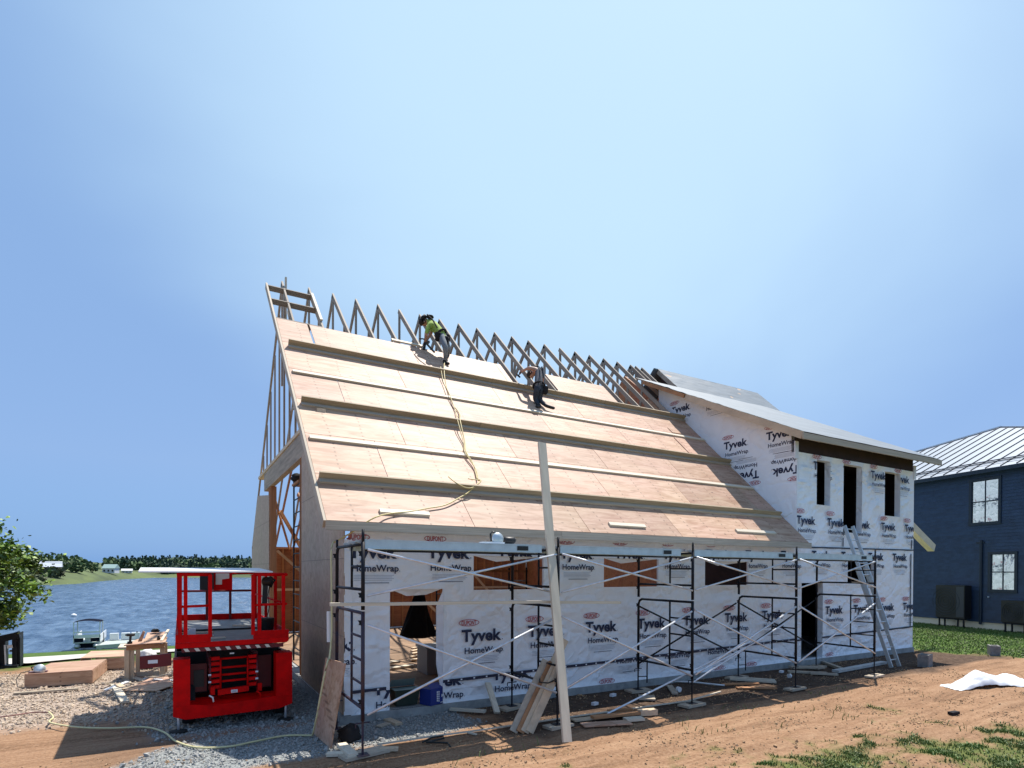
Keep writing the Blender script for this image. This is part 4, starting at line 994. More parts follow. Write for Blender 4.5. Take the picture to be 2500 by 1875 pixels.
for k, (a, b_, lab) in enumerate((((12.9, 8.75), (13.6, 8.35), 'top board of the small stack by the right doorway'), ((12.6, 8.6), (13.2, 8.0), 'left board of the small stack by the right doorway'), ((12.85, 8.2), (13.25, 7.78), 'front board of the small stack by the right doorway'))):
    lying(a, b_, .2 - .04 * k, .04, 'lumber_grey', 'offcut', lab, z=.09 if k == 0 else None, group=g_)
for k, (a, b_, lab) in enumerate((((9.9, 7.9), (10.6, 7.5), 'brown strip in front of the fourth back leg'), ((9.95, 8.3), (10.7, 8.0), 'second brown strip near the fourth back leg'))):
    lying(a, b_, .12, .03, 'lumber_orange', 'offcut', lab, group=g_)
lying((3.99, 9.0), (4.44, 8.56), .09, .04, 'lumber_pale', 'offcut', 'pale lath lying by the wall foot right of the blue carton', z=.05, group=g_)
t = MB(); t.bar((4.62, 8.48, .02), (4.72, 9.02, .42), .10, .04, (0, -1, .5)); solo(t, 'offcut', 'lumber_pale', 'short pale board propped upright against the wall foot', 'offcut', (4.62, 8.48, 0), g_)
lying((2.86, 8.92), (2.93, 8.55), .12, .04, 'lumber', 'offcut', 'short block lying on the crushed stone below the doorway', group=g_)
lying((2.62, 8.60), (2.82, 8.72), .12, .02, 'lumber_grey', 'offcut', 'flat grey chip on the crushed stone', group=g_)
lying((1.88, 7.85), (1.90, 7.30), .13, .04, 'lumber_pale', 'offcut', 'pale board lying across another by the first leg', z=.06, group=g_)
lying((1.64, 7.60), (1.84, 7.52), .11, .04, 'lumber_pale', 'offcut', 'pale board under the crossed one by the first leg', group=g_)
lying((2.30, 7.47), (2.52, 7.38), .10, .04, 'lumber', 'offcut', 'small block at the right end of the first pad', group=g_)
lying((3.68, 7.66), (3.74, 7.50), .04, .02, 'lumber_pale', 'offcut', 'thin pale splinter beside the long lath on the ground', group=g_)
for x, y, k in ((7.19, 8.55, 0), (6.44, 8.15, 1), (12.42, 8.63, 2)):
    lying((x - .06, y), (x + .06, y + .03), .07, .05, 'white_paint', 'offcut', ('tiny white block standing by the third back leg', 'flat white chip on the dark earth below the small windows', 'tiny white block near the right doorway')[k], group='white chips')
t = MB(); t.lathe((8.61, 8.25, .06), [(.03, -.03), (.055, -.03), (.055, .03), (.03, .03)], 12, 'Y'); solo(t, 'tape_roll', 'white_plastic', 'white tape roll lying by the grey board', 'roll', (8.61, 8.25, 0))
t = MB(); t.lathe((12.0, 8.15, .05), [(.03, -.025), (.05, -.025), (.05, .025), (.03, .025)], 12, 'X'); solo(t, 'tape_roll', 'white_plastic', 'white tape roll lying near the two pale boards', 'roll', (12.0, 8.15, 0))
t = MB(); t.tube([(9.26, 9.0, .03), (9.4, 8.88, .035), (9.6, 8.72, .03), (9.75, 8.4, .03), (9.88, 8.19, .03)], .018, 6); solo(t, 'pipe', 'white_plastic', 'bent white pipe lying on the dark earth near the wall', 'pipe', (9.26, 9, 0), smooth=True)
# lath marking the edge of the dig, with small block on it
t = MB(); pts = [(2.33, 7.70, .03), (3.0, 7.70, .032), (3.7, 7.66, .03), (4.6, 7.64, .03), (5.6, 7.63, .03), (6.8, 7.58, .03), (8.1, 7.53, .03), (9.3, 7.80, .03)]
for a, b_ in zip(pts, pts[1:]): t.bar(a, b_, .028, .02)
solo(t, 'ground_lath', 'lumber_pale', 'thin pale lath running along the ground in front of the scaffold', 'board', pts[0])
t = MB(); t.tube([(2.91, 7.5, .03), (3.10, 7.64, .03), (3.28, 7.64, .03), (3.24, 7.53, .03), (3.0, 7.46, .035), (2.95, 7.47, .03), (3.2, 7.30, .03), (3.16, 7.12, .03)], .014, 6); solo(t, 'rubber_hose', 'hose_black', 'loop of black rubber hose lying on the earth in front of the scaffold', 'hose', (3.0, 7.5, 0), smooth=True)

# tote, carton and bags at the doorway
tt = thing('storage_tote', 'dark green tote with grey flap lid standing in the doorway', 'tote', (3.3, 9.3, .16))
s = MB(); s.prism([(3.08, 9.16, .16), (3.48, 9.16, .16), (3.48, 9.44, .16), (3.08, 9.44, .16)], (0, 0, .001))
a = [(3.10, 9.17), (3.46, 9.17), (3.46, 9.43), (3.10, 9.43)]; b_ = [(3.06, 9.14), (3.50, 9.14), (3.50, 9.46), (3.06, 9.46)]
s = MB(); n0 = len(s.v); s.v += [V((*p, .16)) for p in a] + [V((*p, .42)) for p in b_]
s.face((3, 2, 1, 0)); s.face((4, 5, 6, 7))
for i in range(4): j = (i + 1) % 4; s.face((i, j, 4 + j, 4 + i))
s.build('tub', 'green_tote', tt)
MB().prism([(3.05, 9.13, .425), (3.51, 9.13, .425), (3.51, 9.30, .425), (3.05, 9.30, .425)], (0, 0, .012)).build('lid_flap', 'tote_lid', tt)
MB().prism([(3.05, 9.47, .425), (3.51, 9.47, .425), (3.49, 9.36, .56), (3.07, 9.36, .56)], (0, -.01, .006)).build('lid_flap', 'tote_lid', tt)
ct = thing('blue_carton', 'dark blue cardboard carton with white printing at the doorway edge', 'carton', (3.72, 9.12, .15))
s = MB(); R_ = Matrix.Rotation(radians(24), 3, 'Z')
def cp(x, y, z): q = R_ @ V((x, y, 0)); return V((3.72, 9.14, 0)) + q + V((0, 0, z))
s.prism([cp(-.17, -.13, .15), cp(.17, -.13, .15), cp(.17, .13, .15), cp(-.17, .13, .15)], (0, 0, .27)); s.build('box', 'blue_carton', ct)
MB().prism([cp(-.17, -.13, .422), cp(.17, -.13, .422), cp(.14, .0, .49), cp(-.14, .0, .49)], (0, 0, .004)).build('flap', 'blue_carton', ct)
p = MB()
for u0, u1, z0, z1 in ((-.03, .0, .20, .38), (.01, .035, .19, .38)):
    for k in range(5): zz = z0 + (z1 - z0) * k / 5; p.poly([cp(u0, -.1325, zz), cp(u1, -.1325, zz), cp(u1, -.1325, zz + .028), cp(u0, -.1325, zz + .028)])
p.poly([cp(.08, -.1325, .26), cp(.13, -.1325, .27), cp(.12, -.1325, .31), cp(.085, -.1325, .305)]); p.poly([cp(.06, -.1325, .165), cp(.15, -.1325, .168), cp(.15, -.1325, .18), cp(.06, -.1325, .178)])
p.build('print', 'white_paint', ct)
def sack(c, rx, ry, rz, m_, label, name='cloth_bag', cat='bag', seed=1):
    t = MB(); c = V(c)
    def fn(u, v_):
        a = 2 * pi * u; e = pi * (v_ - .5); p = V((cos(e) * cos(a), cos(e) * sin(a), sin(e)))
        k = 1 + .35 * noise.noise(p * 1.7 + V((seed, 0, 0))) + .12 * noise.noise(p * 5 + V((0, seed, 0)))
        q = V((p.x * rx * k, p.y * ry * k, p.z * rz * k)); q.z = max(q.z, -rz * .75); return c + q
    t.grid(fn, 22, 12); return solo(t, name, m_, label, cat, c - V((0, 0, rz * .75)), smooth=True)
sack((2.06, 8.15, .10), .17, .13, .13, 'black_cloth', 'crumpled black cloth on the ground behind the first scaffold leg', seed=3)
sack((1.95, 9.0, .42), .12, .10, .34, 'black_cloth', 'black bag hanging at the torn corner of the house wrap', seed=6)

# inside the great room, seen through the doorway
t = MB()
def drape(u, v_):
    a = 2 * pi * u; k = .08 + .30 * v_ ** 1.25; r = k * (1 + .18 * sin(a * 5 + v_ * 3) + .1 * noise.noise(V((cos(a) * 2, sin(a) * 2, v_ * 3))))
    return V((4.35 + cos(a) * r * 1.0 - .06 * v_, 11.4 + sin(a) * r * .7, 2.02 - v_ * 1.0))
t.grid(drape, 40, 16); solo(t, 'hanging_tarp', 'black_cloth', 'dark tarp hanging in folds inside the doorway', 'tarp', (4.35, 11.4, 1.0), smooth=True)
t = MB(); t.box(4.6, 5.5, 11.6, 12.2, .165, .72); o = solo(t, 'chest', 'grey_box', 'grey storage chest on the floor inside the doorway', 'chest', (5.05, 11.9, .16)); MB().box(4.57, 5.53, 11.57, 12.23, .722, .76).build('lid', 'grey_box', o)
for k in range(4):
    t = MB(); t.bar((2.6, 12.2 + .42 * k, .185 + .045 * k), (4.7 - .2 * k, 12.8 + .42 * k, .19 + .05 * k), .20, .045)
    solo(t, 'stacked_board', 'lumber_pale', ('lowest', 'second', 'third', 'topmost')[k] + ' board of the stepped lumber stack inside the doorway', 'board', (2.6, 12.2 + .4 * k, .16), 'boards stacked inside the doorway')
t = MB(); t.box(2.5, 4.0, 9.5, 10.9, .163, .18); solo(t, 'floor_sheet', 'ply', 'plywood sheet lying on the floor just inside the doorway', 'plywood', (3.2, 10, .16))
for k in range(5):
    t = MB(); t.bar((4.9 + .2 * k, 13.5 + .5 * k, .2), (7.0 + .3 * k, 13.9 + .6 * k, .22 + .05 * k), .15, .04); solo(t, 'floor_board', 'lumber', 'loose board lying deep inside the great room', 'board', (5, 13.5, .16), 'loose boards deep inside the house')
def tower(x, y, z1, w_, d, label, m_='black_steel'):
    o = thing('scaffold_tower', label, 'scaffold', (x, y, .16)); 
    for a in (0, w_):
        s = MB(); s.tube([(x + a, y, .16), (x + a, y, z1)], .022, 6); s.tube([(x + a, y + d, .16), (x + a, y + d, z1)], .022, 6); s.build('scaffold_frame', m_, o)
        z = .5
        while z < z1 - .05: MB().tube([(x + a, y, z), (x + a, y + d, z)], .016, 5).build('rung', m_, o); z += .33
    for z in (.6, 2.1, 3.5):
        if z + 1.1 < z1: MB().tube([(x, y, z), (x + w_, y, z + 1.1)], .012, 5).build('cross_brace', m_, o); MB().tube([(x, y, z + 1.1), (x + w_, y, z)], .012, 5).build('cross_brace', m_, o)
    MB().box(x - .05, x + w_ + .05, y, y + d, z1 - .12, z1 - .07).build('deck', 'lumber_orange', o); return o
tower(2.45, 14.2, 4.6, 2.1, .9, 'tall dark scaffold tower inside the open gable end')
tower(5.6, 12.6, 2.5, 2.1, .9, 'low dark scaffold standing inside behind the first small window')
sack((2.5, 14.6, 4.62), .2, .16, .12, 'black_cloth', 'dark bundle on top of the tower in the gable opening', 'bundle', 'bundle', 9)
# ------------------------------------------------------------------ red scissor lift
lift = thing('scissor_lift', 'red scissor lift parked folded down at the gable end of the house', 'scissor lift', (.75, 9.75, 0))
LX0, LX1, LY0, LY1 = -.10, 1.56, 9.75, 12.9
s = MB(); s.prism([(-.09, LY0, .36), (.13, LY0, .36), (.13, LY0, 1.08), (-.09, LY0, 1.08)], (0, .30, 0)); s.build('front_panel', 'red_paint', lift)
s = MB(); s.prism([(1.32, LY0, .36), (1.56, LY0, .36), (1.56, LY0, 1.09), (1.32, LY0, 1.09)], (0, .30, 0)); s.build('front_panel', 'red_paint', lift)
s = MB(); s.prism([(-.09, LY0 - .01, .25), (.07, LY0 - .01, .19), (1.36, LY0 - .01, .21), (1.56, LY0 - .01, .27), (1.56, LY0 - .01, .40), (1.33, LY0 - .01, .41), (.86, LY0 - .01, .385), (.42, LY0 - .01, .36), (.13, LY0 - .01, .405), (-.09, LY0 - .01, .37)], (0, .12, 0)); s.build('bumper', 'red_paint', lift)
s = MB(); s.prism([(.13, LY0 + .02, .40), (.42, LY0 + .02, .36), (.86, LY0 + .02, .385), (1.33, LY0 + .02, .41), (1.33, LY0 + .30, .44), (.13, LY0 + .30, .44)], (0, 0, -.02)); s.build('step_plate', 'red_paint', lift)
# chassis and tub behind
s = MB(); s.box(-.08, -.05, LY0 + .3, LY1, .30, 1.02); s.box(1.52, 1.55, LY0 + .3, LY1, .30, 1.02); s.box(-.05, 1.52, LY0 + .12, LY1, .28, .33); s.box(-.08, 1.55, LY1, LY1 + .03, .28, 1.02); s.build('chassis', 'red_dark', lift)
s = MB(); s.box(.14, .36, LY0 + .34, LY0 + .40, .52, .95); s.build('engine_cover', 'red_dark', lift); MB().box(1.10, 1.31, LY0 + .5, LY0 + .56, .48, 1.0).build('engine_cover', 'red_dark', lift)
MB().box(.18, .32, LY0 + .32, LY0 + .34, .60, .86).build('grille', 'black_plastic', lift)
MB().box(-.05, 1.52, LY0 + 1.2, LY0 + 1.25, .34, 1.05).build('bulkhead', 'black_plastic', lift)
for k, z in enumerate((.60, .69, .78, .87, .96, 1.04)):
    for x0, x1 in ((.40, .53), (.93, 1.06)):
        MB().bar((x0, LY0 + .2, z), (x1, LY0 + .2, z + .005), .1, .05).build('scissor_arm', 'red_paint', lift)
    MB().bar((.40, LY0 + .28, z - .02), (.40, LY1 - .2, z + .05), .04, .06).build('scissor_arm', 'red_dark', lift)
    MB().bar((1.06, LY0 + .28, z + .03), (1.06, LY1 - .2, z - .04), .04, .06).build('scissor_arm', 'red_dark', lift)
for z in (.68, .78, .89, 1.03):
    MB().tube([(.42, LY0 + .18, z), (1.05, LY0 + .18, z + .01)], .018, 7).build('cross_tube', 'red_paint', lift, smooth=True)
for x in (.54, .92): MB().tube([(x, LY0 + .14, .56), (x, LY0 + .14, 1.03)], .014, 6).build('upright', 'red_paint', lift, smooth=True)
for x in (.40, 1.06):
    MB().tube([(x, LY0 + .16, .5), (x, LY0 + .16, 1.06)], .018, 6).build('upright', 'red_dark', lift, smooth=True)
    for z in (.69, .8): MB().lathe((x - .03, LY0 + .13, z), [(.008, 0), (.018, .002), (.018, .04)], 8, 'X').build('pivot_pin', 'galv', lift)
    MB().bar((x + .03, LY0 + .1, .62), (x + .03, LY0 + .1, .50), .06, .03, (0, 1, 0)).build('bracket', 'red_paint', lift)
    MB().tube([(x + .04, LY0 + .05, .40), (x + .03, LY0 + .06, .47), (x - .02, LY0 + .07, .50)], .013, 6).build('tie_down', 'white_paint' if x < .5 else 'red_paint', lift, smooth=True)
s = MB(); s.prism([(.50, LY0 + .06, .49), (.93, LY0 + .06, .52), (.93, LY0 + .06, .60), (.50, LY0 + .06, .575)], (0, .06, 0)); s.build('bumper_bar', 'red_paint', lift)
MB().box(.68, .77, LY0 + .052, LY0 + .056, .515, .56).build('plate', 'white_paint', lift)
p = MB()
for k in range(2): p.box(.695, .755, LY0 + .049, LY0 + .051, .527 + .014 * k, .534 + .014 * k)
p.build('plate_print', 'ink_grey', lift)
MB().box(.66, .72, LY0 + .03, LY0 + .04, 1.115, 1.135).build('lamp', 'white_paint', lift)
# wheels tucked in the tub, outriggers on the ground
for x in (.02, 1.34):
    for y in (LY0 + .55, LY1 - .5):
        wl = MB().lathe((x, y, .36), [(.10, 0), (.34, .01), (.355, .05), (.355, .14), (.34, .18), (.10, .19)], 22, 'X').build('wheel', 'rubber', lift, smooth=False)
        MB().lathe((x - .005, y, .36), [(.02, 0), (.17, .004), (.17, .02)], 16, 'X').build('rim', 'red_dark', wl)
for x in (-.02, 1.47):
    for y in (LY0 - .0 + .07, LY1 - .05):
        MB().tube([(x, y, .015), (x, y, .33)], .018, 7).build('outrigger_leg', 'galv', lift, smooth=True); MB().lathe((x, y, .02), [(.11, -.015), (.12, 0), (.05, .015)], 14).build('outrigger_foot', 'rubber', lift)
# open side tray on the left
s = MB(); s.prism([(-.50, LY0 + .02, .98), (-.11, LY0 + .02, 1.0), (-.11, LY0 + .02, 1.18), (-.50, LY0 + .02, 1.16)], (0, .05, 0)); s.build('control_door', 'red_dark', lift)
MB().box(-.40, -.28, LY0 + .014, LY0 + .018, 1.05, 1.10).build('plate', 'white_paint', lift)
# platform
PY0, PY1 = 9.70, 14.0
s = MB(); s.prism([(-.06, PY0, 1.25), (1.47, PY0, 1.26), (1.50, PY0, 1.30), (1.50, PY0, 1.335), (-.06, PY0, 1.325)], (0, .04, 0)); s.build('platform_edge', 'red_paint', lift)
MB().box(-.06, .40, PY0 + .002, PY0 + .038, 1.33, 1.445).build('toe_board', 'red_paint', lift); MB().box(.985, 1.50, PY0 + .002, PY0 + .038, 1.335, 1.46).build('toe_board', 'red_paint', lift)
s = MB(); s.box(-.06, -.03, PY0 + .04, PY1, 1.27, 1.45); s.box(1.47, 1.50, PY0 + .04, PY1, 1.27, 1.45); s.box(-.06, 1.50, PY1, PY1 + .03, 1.27, 1.45); s.build('toe_board', 'red_paint', lift)
MB().box(-.03, 1.47, PY0 + .04, PY1, 1.295, 1.325).build('deck', 'deck_plate', lift)
MB().box(-.03, 1.47, 11.5, 11.56, 1.325, 1.355).build('deck_edge', 'black_plastic', lift)
MB().box(.02, 1.42, PY0 + .01, PY0 + .05, 1.19, 1.248).build('hazard_backing', 'red_dark', lift)
for k in range(9):
    x = .04 + .138 * k; s = MB(); s.poly([(x, PY0 + .006, 1.243), (x + .055, PY0 + .006, 1.243), (x + .085, PY0 + .006, 1.197), (x + .03, PY0 + .006, 1.197)]); s.build('hazard_stripe', 'cream_strip', lift)
def rail(a, b_, r=.024, m_='red_paint', nm='rail'): return MB().tube([a, b_], r, 7).build(nm, m_, lift, smooth=True)
ZT = 2.335
for x in (0.0, .07, .39, .98, 1.07, 1.42): MB().bar((x, PY0 + .02, 1.4), (x, PY0 + .02, ZT), .05, .05, (0, 1, 0)).build('guard_post', 'red_paint', lift)
for y in (10.9, 12.2, 13.97):
    for x in (-.02, 1.46): MB().bar((x, y, 1.28), (x, y, ZT), .05, .05, (0, 1, 0)).build('guard_post', 'red_paint', lift)
for x in (.5, .95): MB().bar((x, 13.97, 1.3), (x, 13.97, ZT), .05, .05, (0, 1, 0)).build('guard_post', 'red_dark', lift)
for x0, x1 in ((0.0, .40), (.98, 1.44)):
    rail((x0, PY0 + .02, ZT), (x1, PY0 + .02, ZT), .026); rail((x0, PY0 + .02, 1.86), (x1, PY0 + .02, 1.87), .02)
for x in (-.02, 1.46):
    rail((x, PY0, ZT), (x, 13.97, ZT), .026); rail((x, PY0, 1.87), (x, 13.97, 1.87), .02)
rail((-.02, 13.97, ZT), (1.46, 13.97, ZT), .026); rail((-.02, 13.97, 1.95), (1.46, 13.97, 1.95), .024, 'red_dark')
MB().box(.36, .50, 13.72, 13.80, 1.98, 2.34).build('control_box', 'black_plastic', lift)
MB().box(.55, .62, 13.74, 13.82, 1.98, 2.34).build('control_box', 'black_plastic', lift)
MB().box(.62, .98, 13.82, 13.86, 1.97, 2.36).build('document_board', 'red_paint', lift)
MB().prism([(.66, 13.81, 2.09), (.78, 13.81, 2.09), (.78, 13.81, 2.20), (.92, 13.81, 2.22), (.92, 13.81, 2.33), (.66, 13.81, 2.33)], (0, .004, 0)).build('paper', 'cream_strip', lift)
t = MB(); t.bar((-.05, 12.2, 2.388), (1.5, 12.2, 2.392), .09, .05); solo(t, 'batten', 'lumber', 'batten laid across the lift rails under the pale sheet', 'batten', (.7, 12.2, 2.36))
# loose things riding on it
t = MB(); t.prism([(-.51, 9.68, 2.362), (1.26, 9.68, 2.366), (1.36, 12.4, 2.425), (-.62, 12.4, 2.42)], (0, 0, .02)); solo(t, 'foam_sheet', 'white_paint', 'wide pale sheet laid flat across the top rails of the red lift', 'sheet', (.4, 11, 2.4))
t = MB(); t.box(.06, .22, 10.6, 10.75, 1.326, 1.42); t.prism([(.12, 10.6, 1.42), (.22, 10.6, 1.42), (.22, 10.6, 1.45), (.14, 10.6, 1.45)], (0, .15, 0)); solo(t, 'nail_box', 'white_paint', 'small white box on the lift deck behind the left gate', 'box', (.14, 10.7, 1.29))
for k, (a, b_) in enumerate((((.0, 10.3, 1.336), (.45, 10.5, 1.337)), ((.02, 11.2, 1.336), (.5, 11.1, 1.337)), ((.3, 10.1, 1.336), (.62, 10.15, 1.337)), ((.9, 12.3, 1.336), (1.2, 12.0, 1.337)))):
    t = MB(); t.bar(a, b_, .1, .02); solo(t, 'wood_scrap', 'lumber_pale', ('pale scrap nearest the left gate on the lift deck', 'pale scrap further back at the left of the lift deck', 'short pale scrap at the gate gap of the lift', 'pale scrap at the right rear of the lift deck')[k], 'scrap', a)
bk = MB().lathe((1.24, 10.4, 1.326), [(.09, 0), (.12, .02), (.14, .26), (.145, .27), (.13, .28)], 16); solo(bk, 'bucket', 'black_plastic', 'dark bucket behind the right gate of the lift', 'bucket', (1.24, 10.4, 1.29), smooth=True)
gun = thing('nail_gun', 'black nail gun with coiled lead hanging from the right rail of the lift', 'nail gun', (1.22, 10.1, 2.0))
MB().lathe((1.22, 10.05, 2.22), [(.03, -.08), (.07, -.06), (.075, .05), (.04, .09)], 12, 'X').build('body', 'black_plastic', gun, smooth=True); MB().bar((1.20, 10.05, 2.2), (1.18, 10.05, 1.85), .05, .07, (1, 0, 0)).build('handle', 'black_plastic', gun)
MB().tube([(1.26, 10.05, 2.3), (1.34, 10.05, 2.24), (1.27, 10.05, 2.12)], .02, 6).build('hook', 'black_plastic', gun); MB().tube([(1.27, 10.08, 2.2), (1.24, 10.1, 2.0), (1.26, 10.1, 1.8), (1.22, 10.1, 1.6)], .007, 5).build('lead', 'hose_black', gun)

# ------------------------------------------------------------------ work area left of the lift
bx = thing('plywood_box', 'low plywood box platform lying on the stony ground with the round saw on it', 'platform', (-2.2, 15.5, 0))
P0, P1, P2, P3 = (-2.70, 14.86), (-1.60, 14.84), (-1.50, 16.5), (-2.52, 16.4)
MB().prism([(*p, .275) for p in (P0, P1, P2, P3)], (0, 0, .018)).build('top', 'ply', bx)
for a, b_, m_ in ((P0, P1, 'ply'), (P1, P2, 'ply'), (P3, P0, 'ply')):
    MB().bar((a[0], a[1] + .02, .145), (b_[0], b_[1] + .02, .145), .018, .255).build('side', m_, bx)
b2 = thing('plywood_box', 'second low plywood box platform further back behind the first one', 'platform', (-1.6, 17, 0))
MB().prism([(-2.04, 16.9, .285), (-1.02, 16.75, .285), (-1.12, 18.0, .285), (-1.98, 18.2, .285)], (0, 0, .018)).build('top', 'ply', b2); MB().bar((-1.75, 16.86, .14), (-1.02, 16.76, .14), .018, .27).build('side', 'ply', b2); MB().bar((-2.04, 16.92, .14), (-1.98, 18.2, .14), .018, .27).build('side', 'ply', b2)
t = MB(); t.prism([(-1.42, 18.3, .3), (-1.2, 18.25, .3), (-1.25, 18.6, .36), (-1.38, 18.6, .36)], (0, 0, .05)); solo(t, 'offcut', 'lumber_pale', 'pale angled offcut on the back of the second plywood box', 'offcut', (-1.3, 18.4, .3))
cs = thing('circular_saw', 'circular saw with silver guard resting on the low plywood box', 'saw', (-2.52, 15.0, .295))
MB().bar((-2.66, 15.0, .31), (-2.36, 15.02, .31), .16, .015).build('base_plate', 'copper_saw', cs); MB().lathe((-2.48, 14.93, .36), [(.0, 0), (.10, .005), (.105, .03), (.06, .04)], 18, 'Y').build('blade_guard', 'alu', cs, smooth=True)
MB().lathe((-2.48, 14.985, .375), [(.05, 0), (.055, .02), (.05, .12)], 12, 'Y').build('motor', 'copper_saw', cs, smooth=True); MB().tube([(-2.60, 15.0, .34), (-2.62, 15.0, .41), (-2.54, 15.0, .43)], .018, 6).build('handle', 'black_plastic', cs, smooth=True)
MB().tube([(-2.64, 15.0, .34), (-2.78, 14.98, .31), (-2.84, 14.9, .2), (-2.80, 14.8, .06), (-2.68, 14.75, .03)], .008, 5).build('power_cord', 'hose_black', cs, smooth=True)
tb = thing('work_table', 'rough plywood work table on stout timber legs left of the lift', 'table', (-.7, 15.2, 0))
MB().prism([(-1.04, 14.75, .77), (-.28, 14.75, .79), (-.26, 15.9, .79), (-.86, 15.9, .77)], (0, 0, .02)).build('table_top', 'ply', tb)
MB().bar((-1.0, 14.8, .72), (-.3, 14.8, .73), .04, .10).build('apron', 'lumber_orange', tb); MB().bar((-.86, 15.85, .72), (-.28, 15.85, .73), .04, .10).build('apron', 'lumber', tb)
for x, y in ((-.99, 14.83), (-.90, 14.86), (-.84, 15.75), (-.34, 14.92), (-.30, 15.7)): MB().bar((x, y, 0), (x, y, .7), .09, .09, (0, 1, 0)).build('leg', 'lumber', tb)
MB().bar((-.98, 14.9, .12), (-.4, 14.95, .12), .04, .09).build('stretcher', 'lumber_grey', tb)
t = MB(); t.prism([(-.82, 15.3, .795), (-.74, 15.3, .795), (-.68, 15.3, 1.0), (-.72, 15.3, 1.03)], (0, .05, 0)); solo(t, 'wood_wedge', 'ply', 'pointed plywood wedge standing up on the work table', 'offcut', (-.75, 15.3, .79))
t = MB(); t.prism([(-.70, 15.2, .795), (-.30, 15.2, .80), (-.25, 15.85, .93), (-.66, 15.85, .92)], (0, 0, .015)); solo(t, 'propped_panel', 'ply', 'tilted plywood panel propped on the work table', 'plywood', (-.5, 15.5, .8))
t = MB(); t.bar((-.36, 15.0, .815), (-.24, 15.85, .98), .05, .03); solo(t, 'batten', 'lumber_pale', 'narrow batten on the right edge of the work table', 'offcut', (-.3, 15.4, .8))
dr = thing('cordless_drill', 'black cordless drill standing on the left end of the work table', 'drill', (-.94, 14.95, .79))
MB().box(-.99, -.90, 14.91, 15.0, .79, .84).build('battery', 'black_plastic', dr); MB().bar((-.94, 14.95, .84), (-.93, 14.95, .96), .035, .045, (1, 0, 0)).build('grip', 'black_plastic', dr); MB().lathe((-1.0, 14.95, .985), [(.012, -.03), (.025, 0), (.032, .02), (.032, .13), (.02, .15)], 10, 'X').build('body', 'black_plastic', dr, smooth=True)
t = MB(); t.lathe((-.42, 15.25, .80), [(.03, 0), (.035, .05), (.012, .11)], 10); solo(t, 'glue_bottle', 'boot', 'small dark bottle standing on the tilted panel', 'bottle', (-.42, 15.25, .8))
sack((-.50, 15.75, .98), .09, .06, .045, 'black_cloth', 'black glove lying at the back of the work table', 'glove', 'glove', 12)
sack((-.70, 16.6, .22), .20, .16, .26, 'white_plastic', 'white plastic sack standing under the work table', 'plastic_sack', 'sack', 15)
t = MB(); t.prism([(-.95, 13.5, .03), (-.40, 13.2, .02), (-.12, 13.5, .05), (-.22, 14.2, .12), (-.55, 14.3, .10)], (0, 0, .016)); solo(t, 'plywood_offcut', 'ply', 'large plywood offcut lying flat in front of the work table', 'offcut', (-.5, 13.7, 0))
lying((-1.17, 14.30), (-.85, 12.35), .13, .04, 'lumber_pale', 'offcut', 'pale board lying end-on towards the camera left of the lift')
lying((-2.75, 14.25), (-1.75, 14.22), .09, .03, 'lumber_grey', 'offcut', 'thin grey board lying in front of the first plywood box')
R = random.Random(3)
labs = ('white', 'pale', 'tan', 'broken', 'narrow', 'splintered', 'curled', 'stubby', 'bleached', 'grey')
for k in range(10):
    x = -1.25 + .11 * k + R.uniform(-.05, .05); y = R.uniform(13.7, 14.9); a = R.uniform(0, pi); l = R.uniform(.1, .24)
    t = MB(); c = V((x, y, .03 + R.uniform(0, .06))); d = V((cos(a), sin(a), R.uniform(-.25, .25))); t.bar(c - d * l, c + d * l, R.uniform(.05, .14), .02)
    solo(t, 'wood_scrap', ('lumber_pale', 'white_paint', 'lumber', 'lumber_grey')[k % 4], labs[k] + ' wood scrap in the litter under the work table', 'scrap', c, 'wood scraps littering the ground by the work table')
# dark steel implement at the left edge
im = thing('steel_implement', 'black steel implement with slotted plates standing by the driveway', 'implement', (-3.75, 18.3, 0))
C0 = V((-3.95, 18.3, .0))
for x0, x1, z1, dy in ((0, .10, .60, 0), (.10, .24, .66, .06), (.38, .46, .86, .02), (.46, .52, .84, .1)):
    MB().prism([C0 + V((x0, dy, .0)), C0 + V((x1, dy, .0)), C0 + V((x1, dy, z1)), C0 + V((x0, dy, z1 - .04))], (0, .35, 0)).build('side_plate', 'black_steel', im)
MB().bar(C0 + V((0, .1, .66)), C0 + V((.52, .1, .78)), .2, .16).build('cross_beam', 'black_steel', im); MB().bar(C0 + V((0, .05, .04)), C0 + V((.5, .05, .02)), .3, .06).build('base_plate', 'black_steel', im); MB().bar(C0 + V((.25, .0, .55)), C0 + V((.27, .0, .05)), .03, .03, (1, 0, 0)).build('tine', 'galv', im)
MB().bar(C0 + V((.30, -.02, .50)), C0 + V((.40, -.02, .52)), .02, .08).build('decal', 'white_paint', im); MB().bar(C0 + V((.30, .2, .38)), C0 + V((.44, .2, .39)), .02, .05).build('decal', 'grey_box', im)

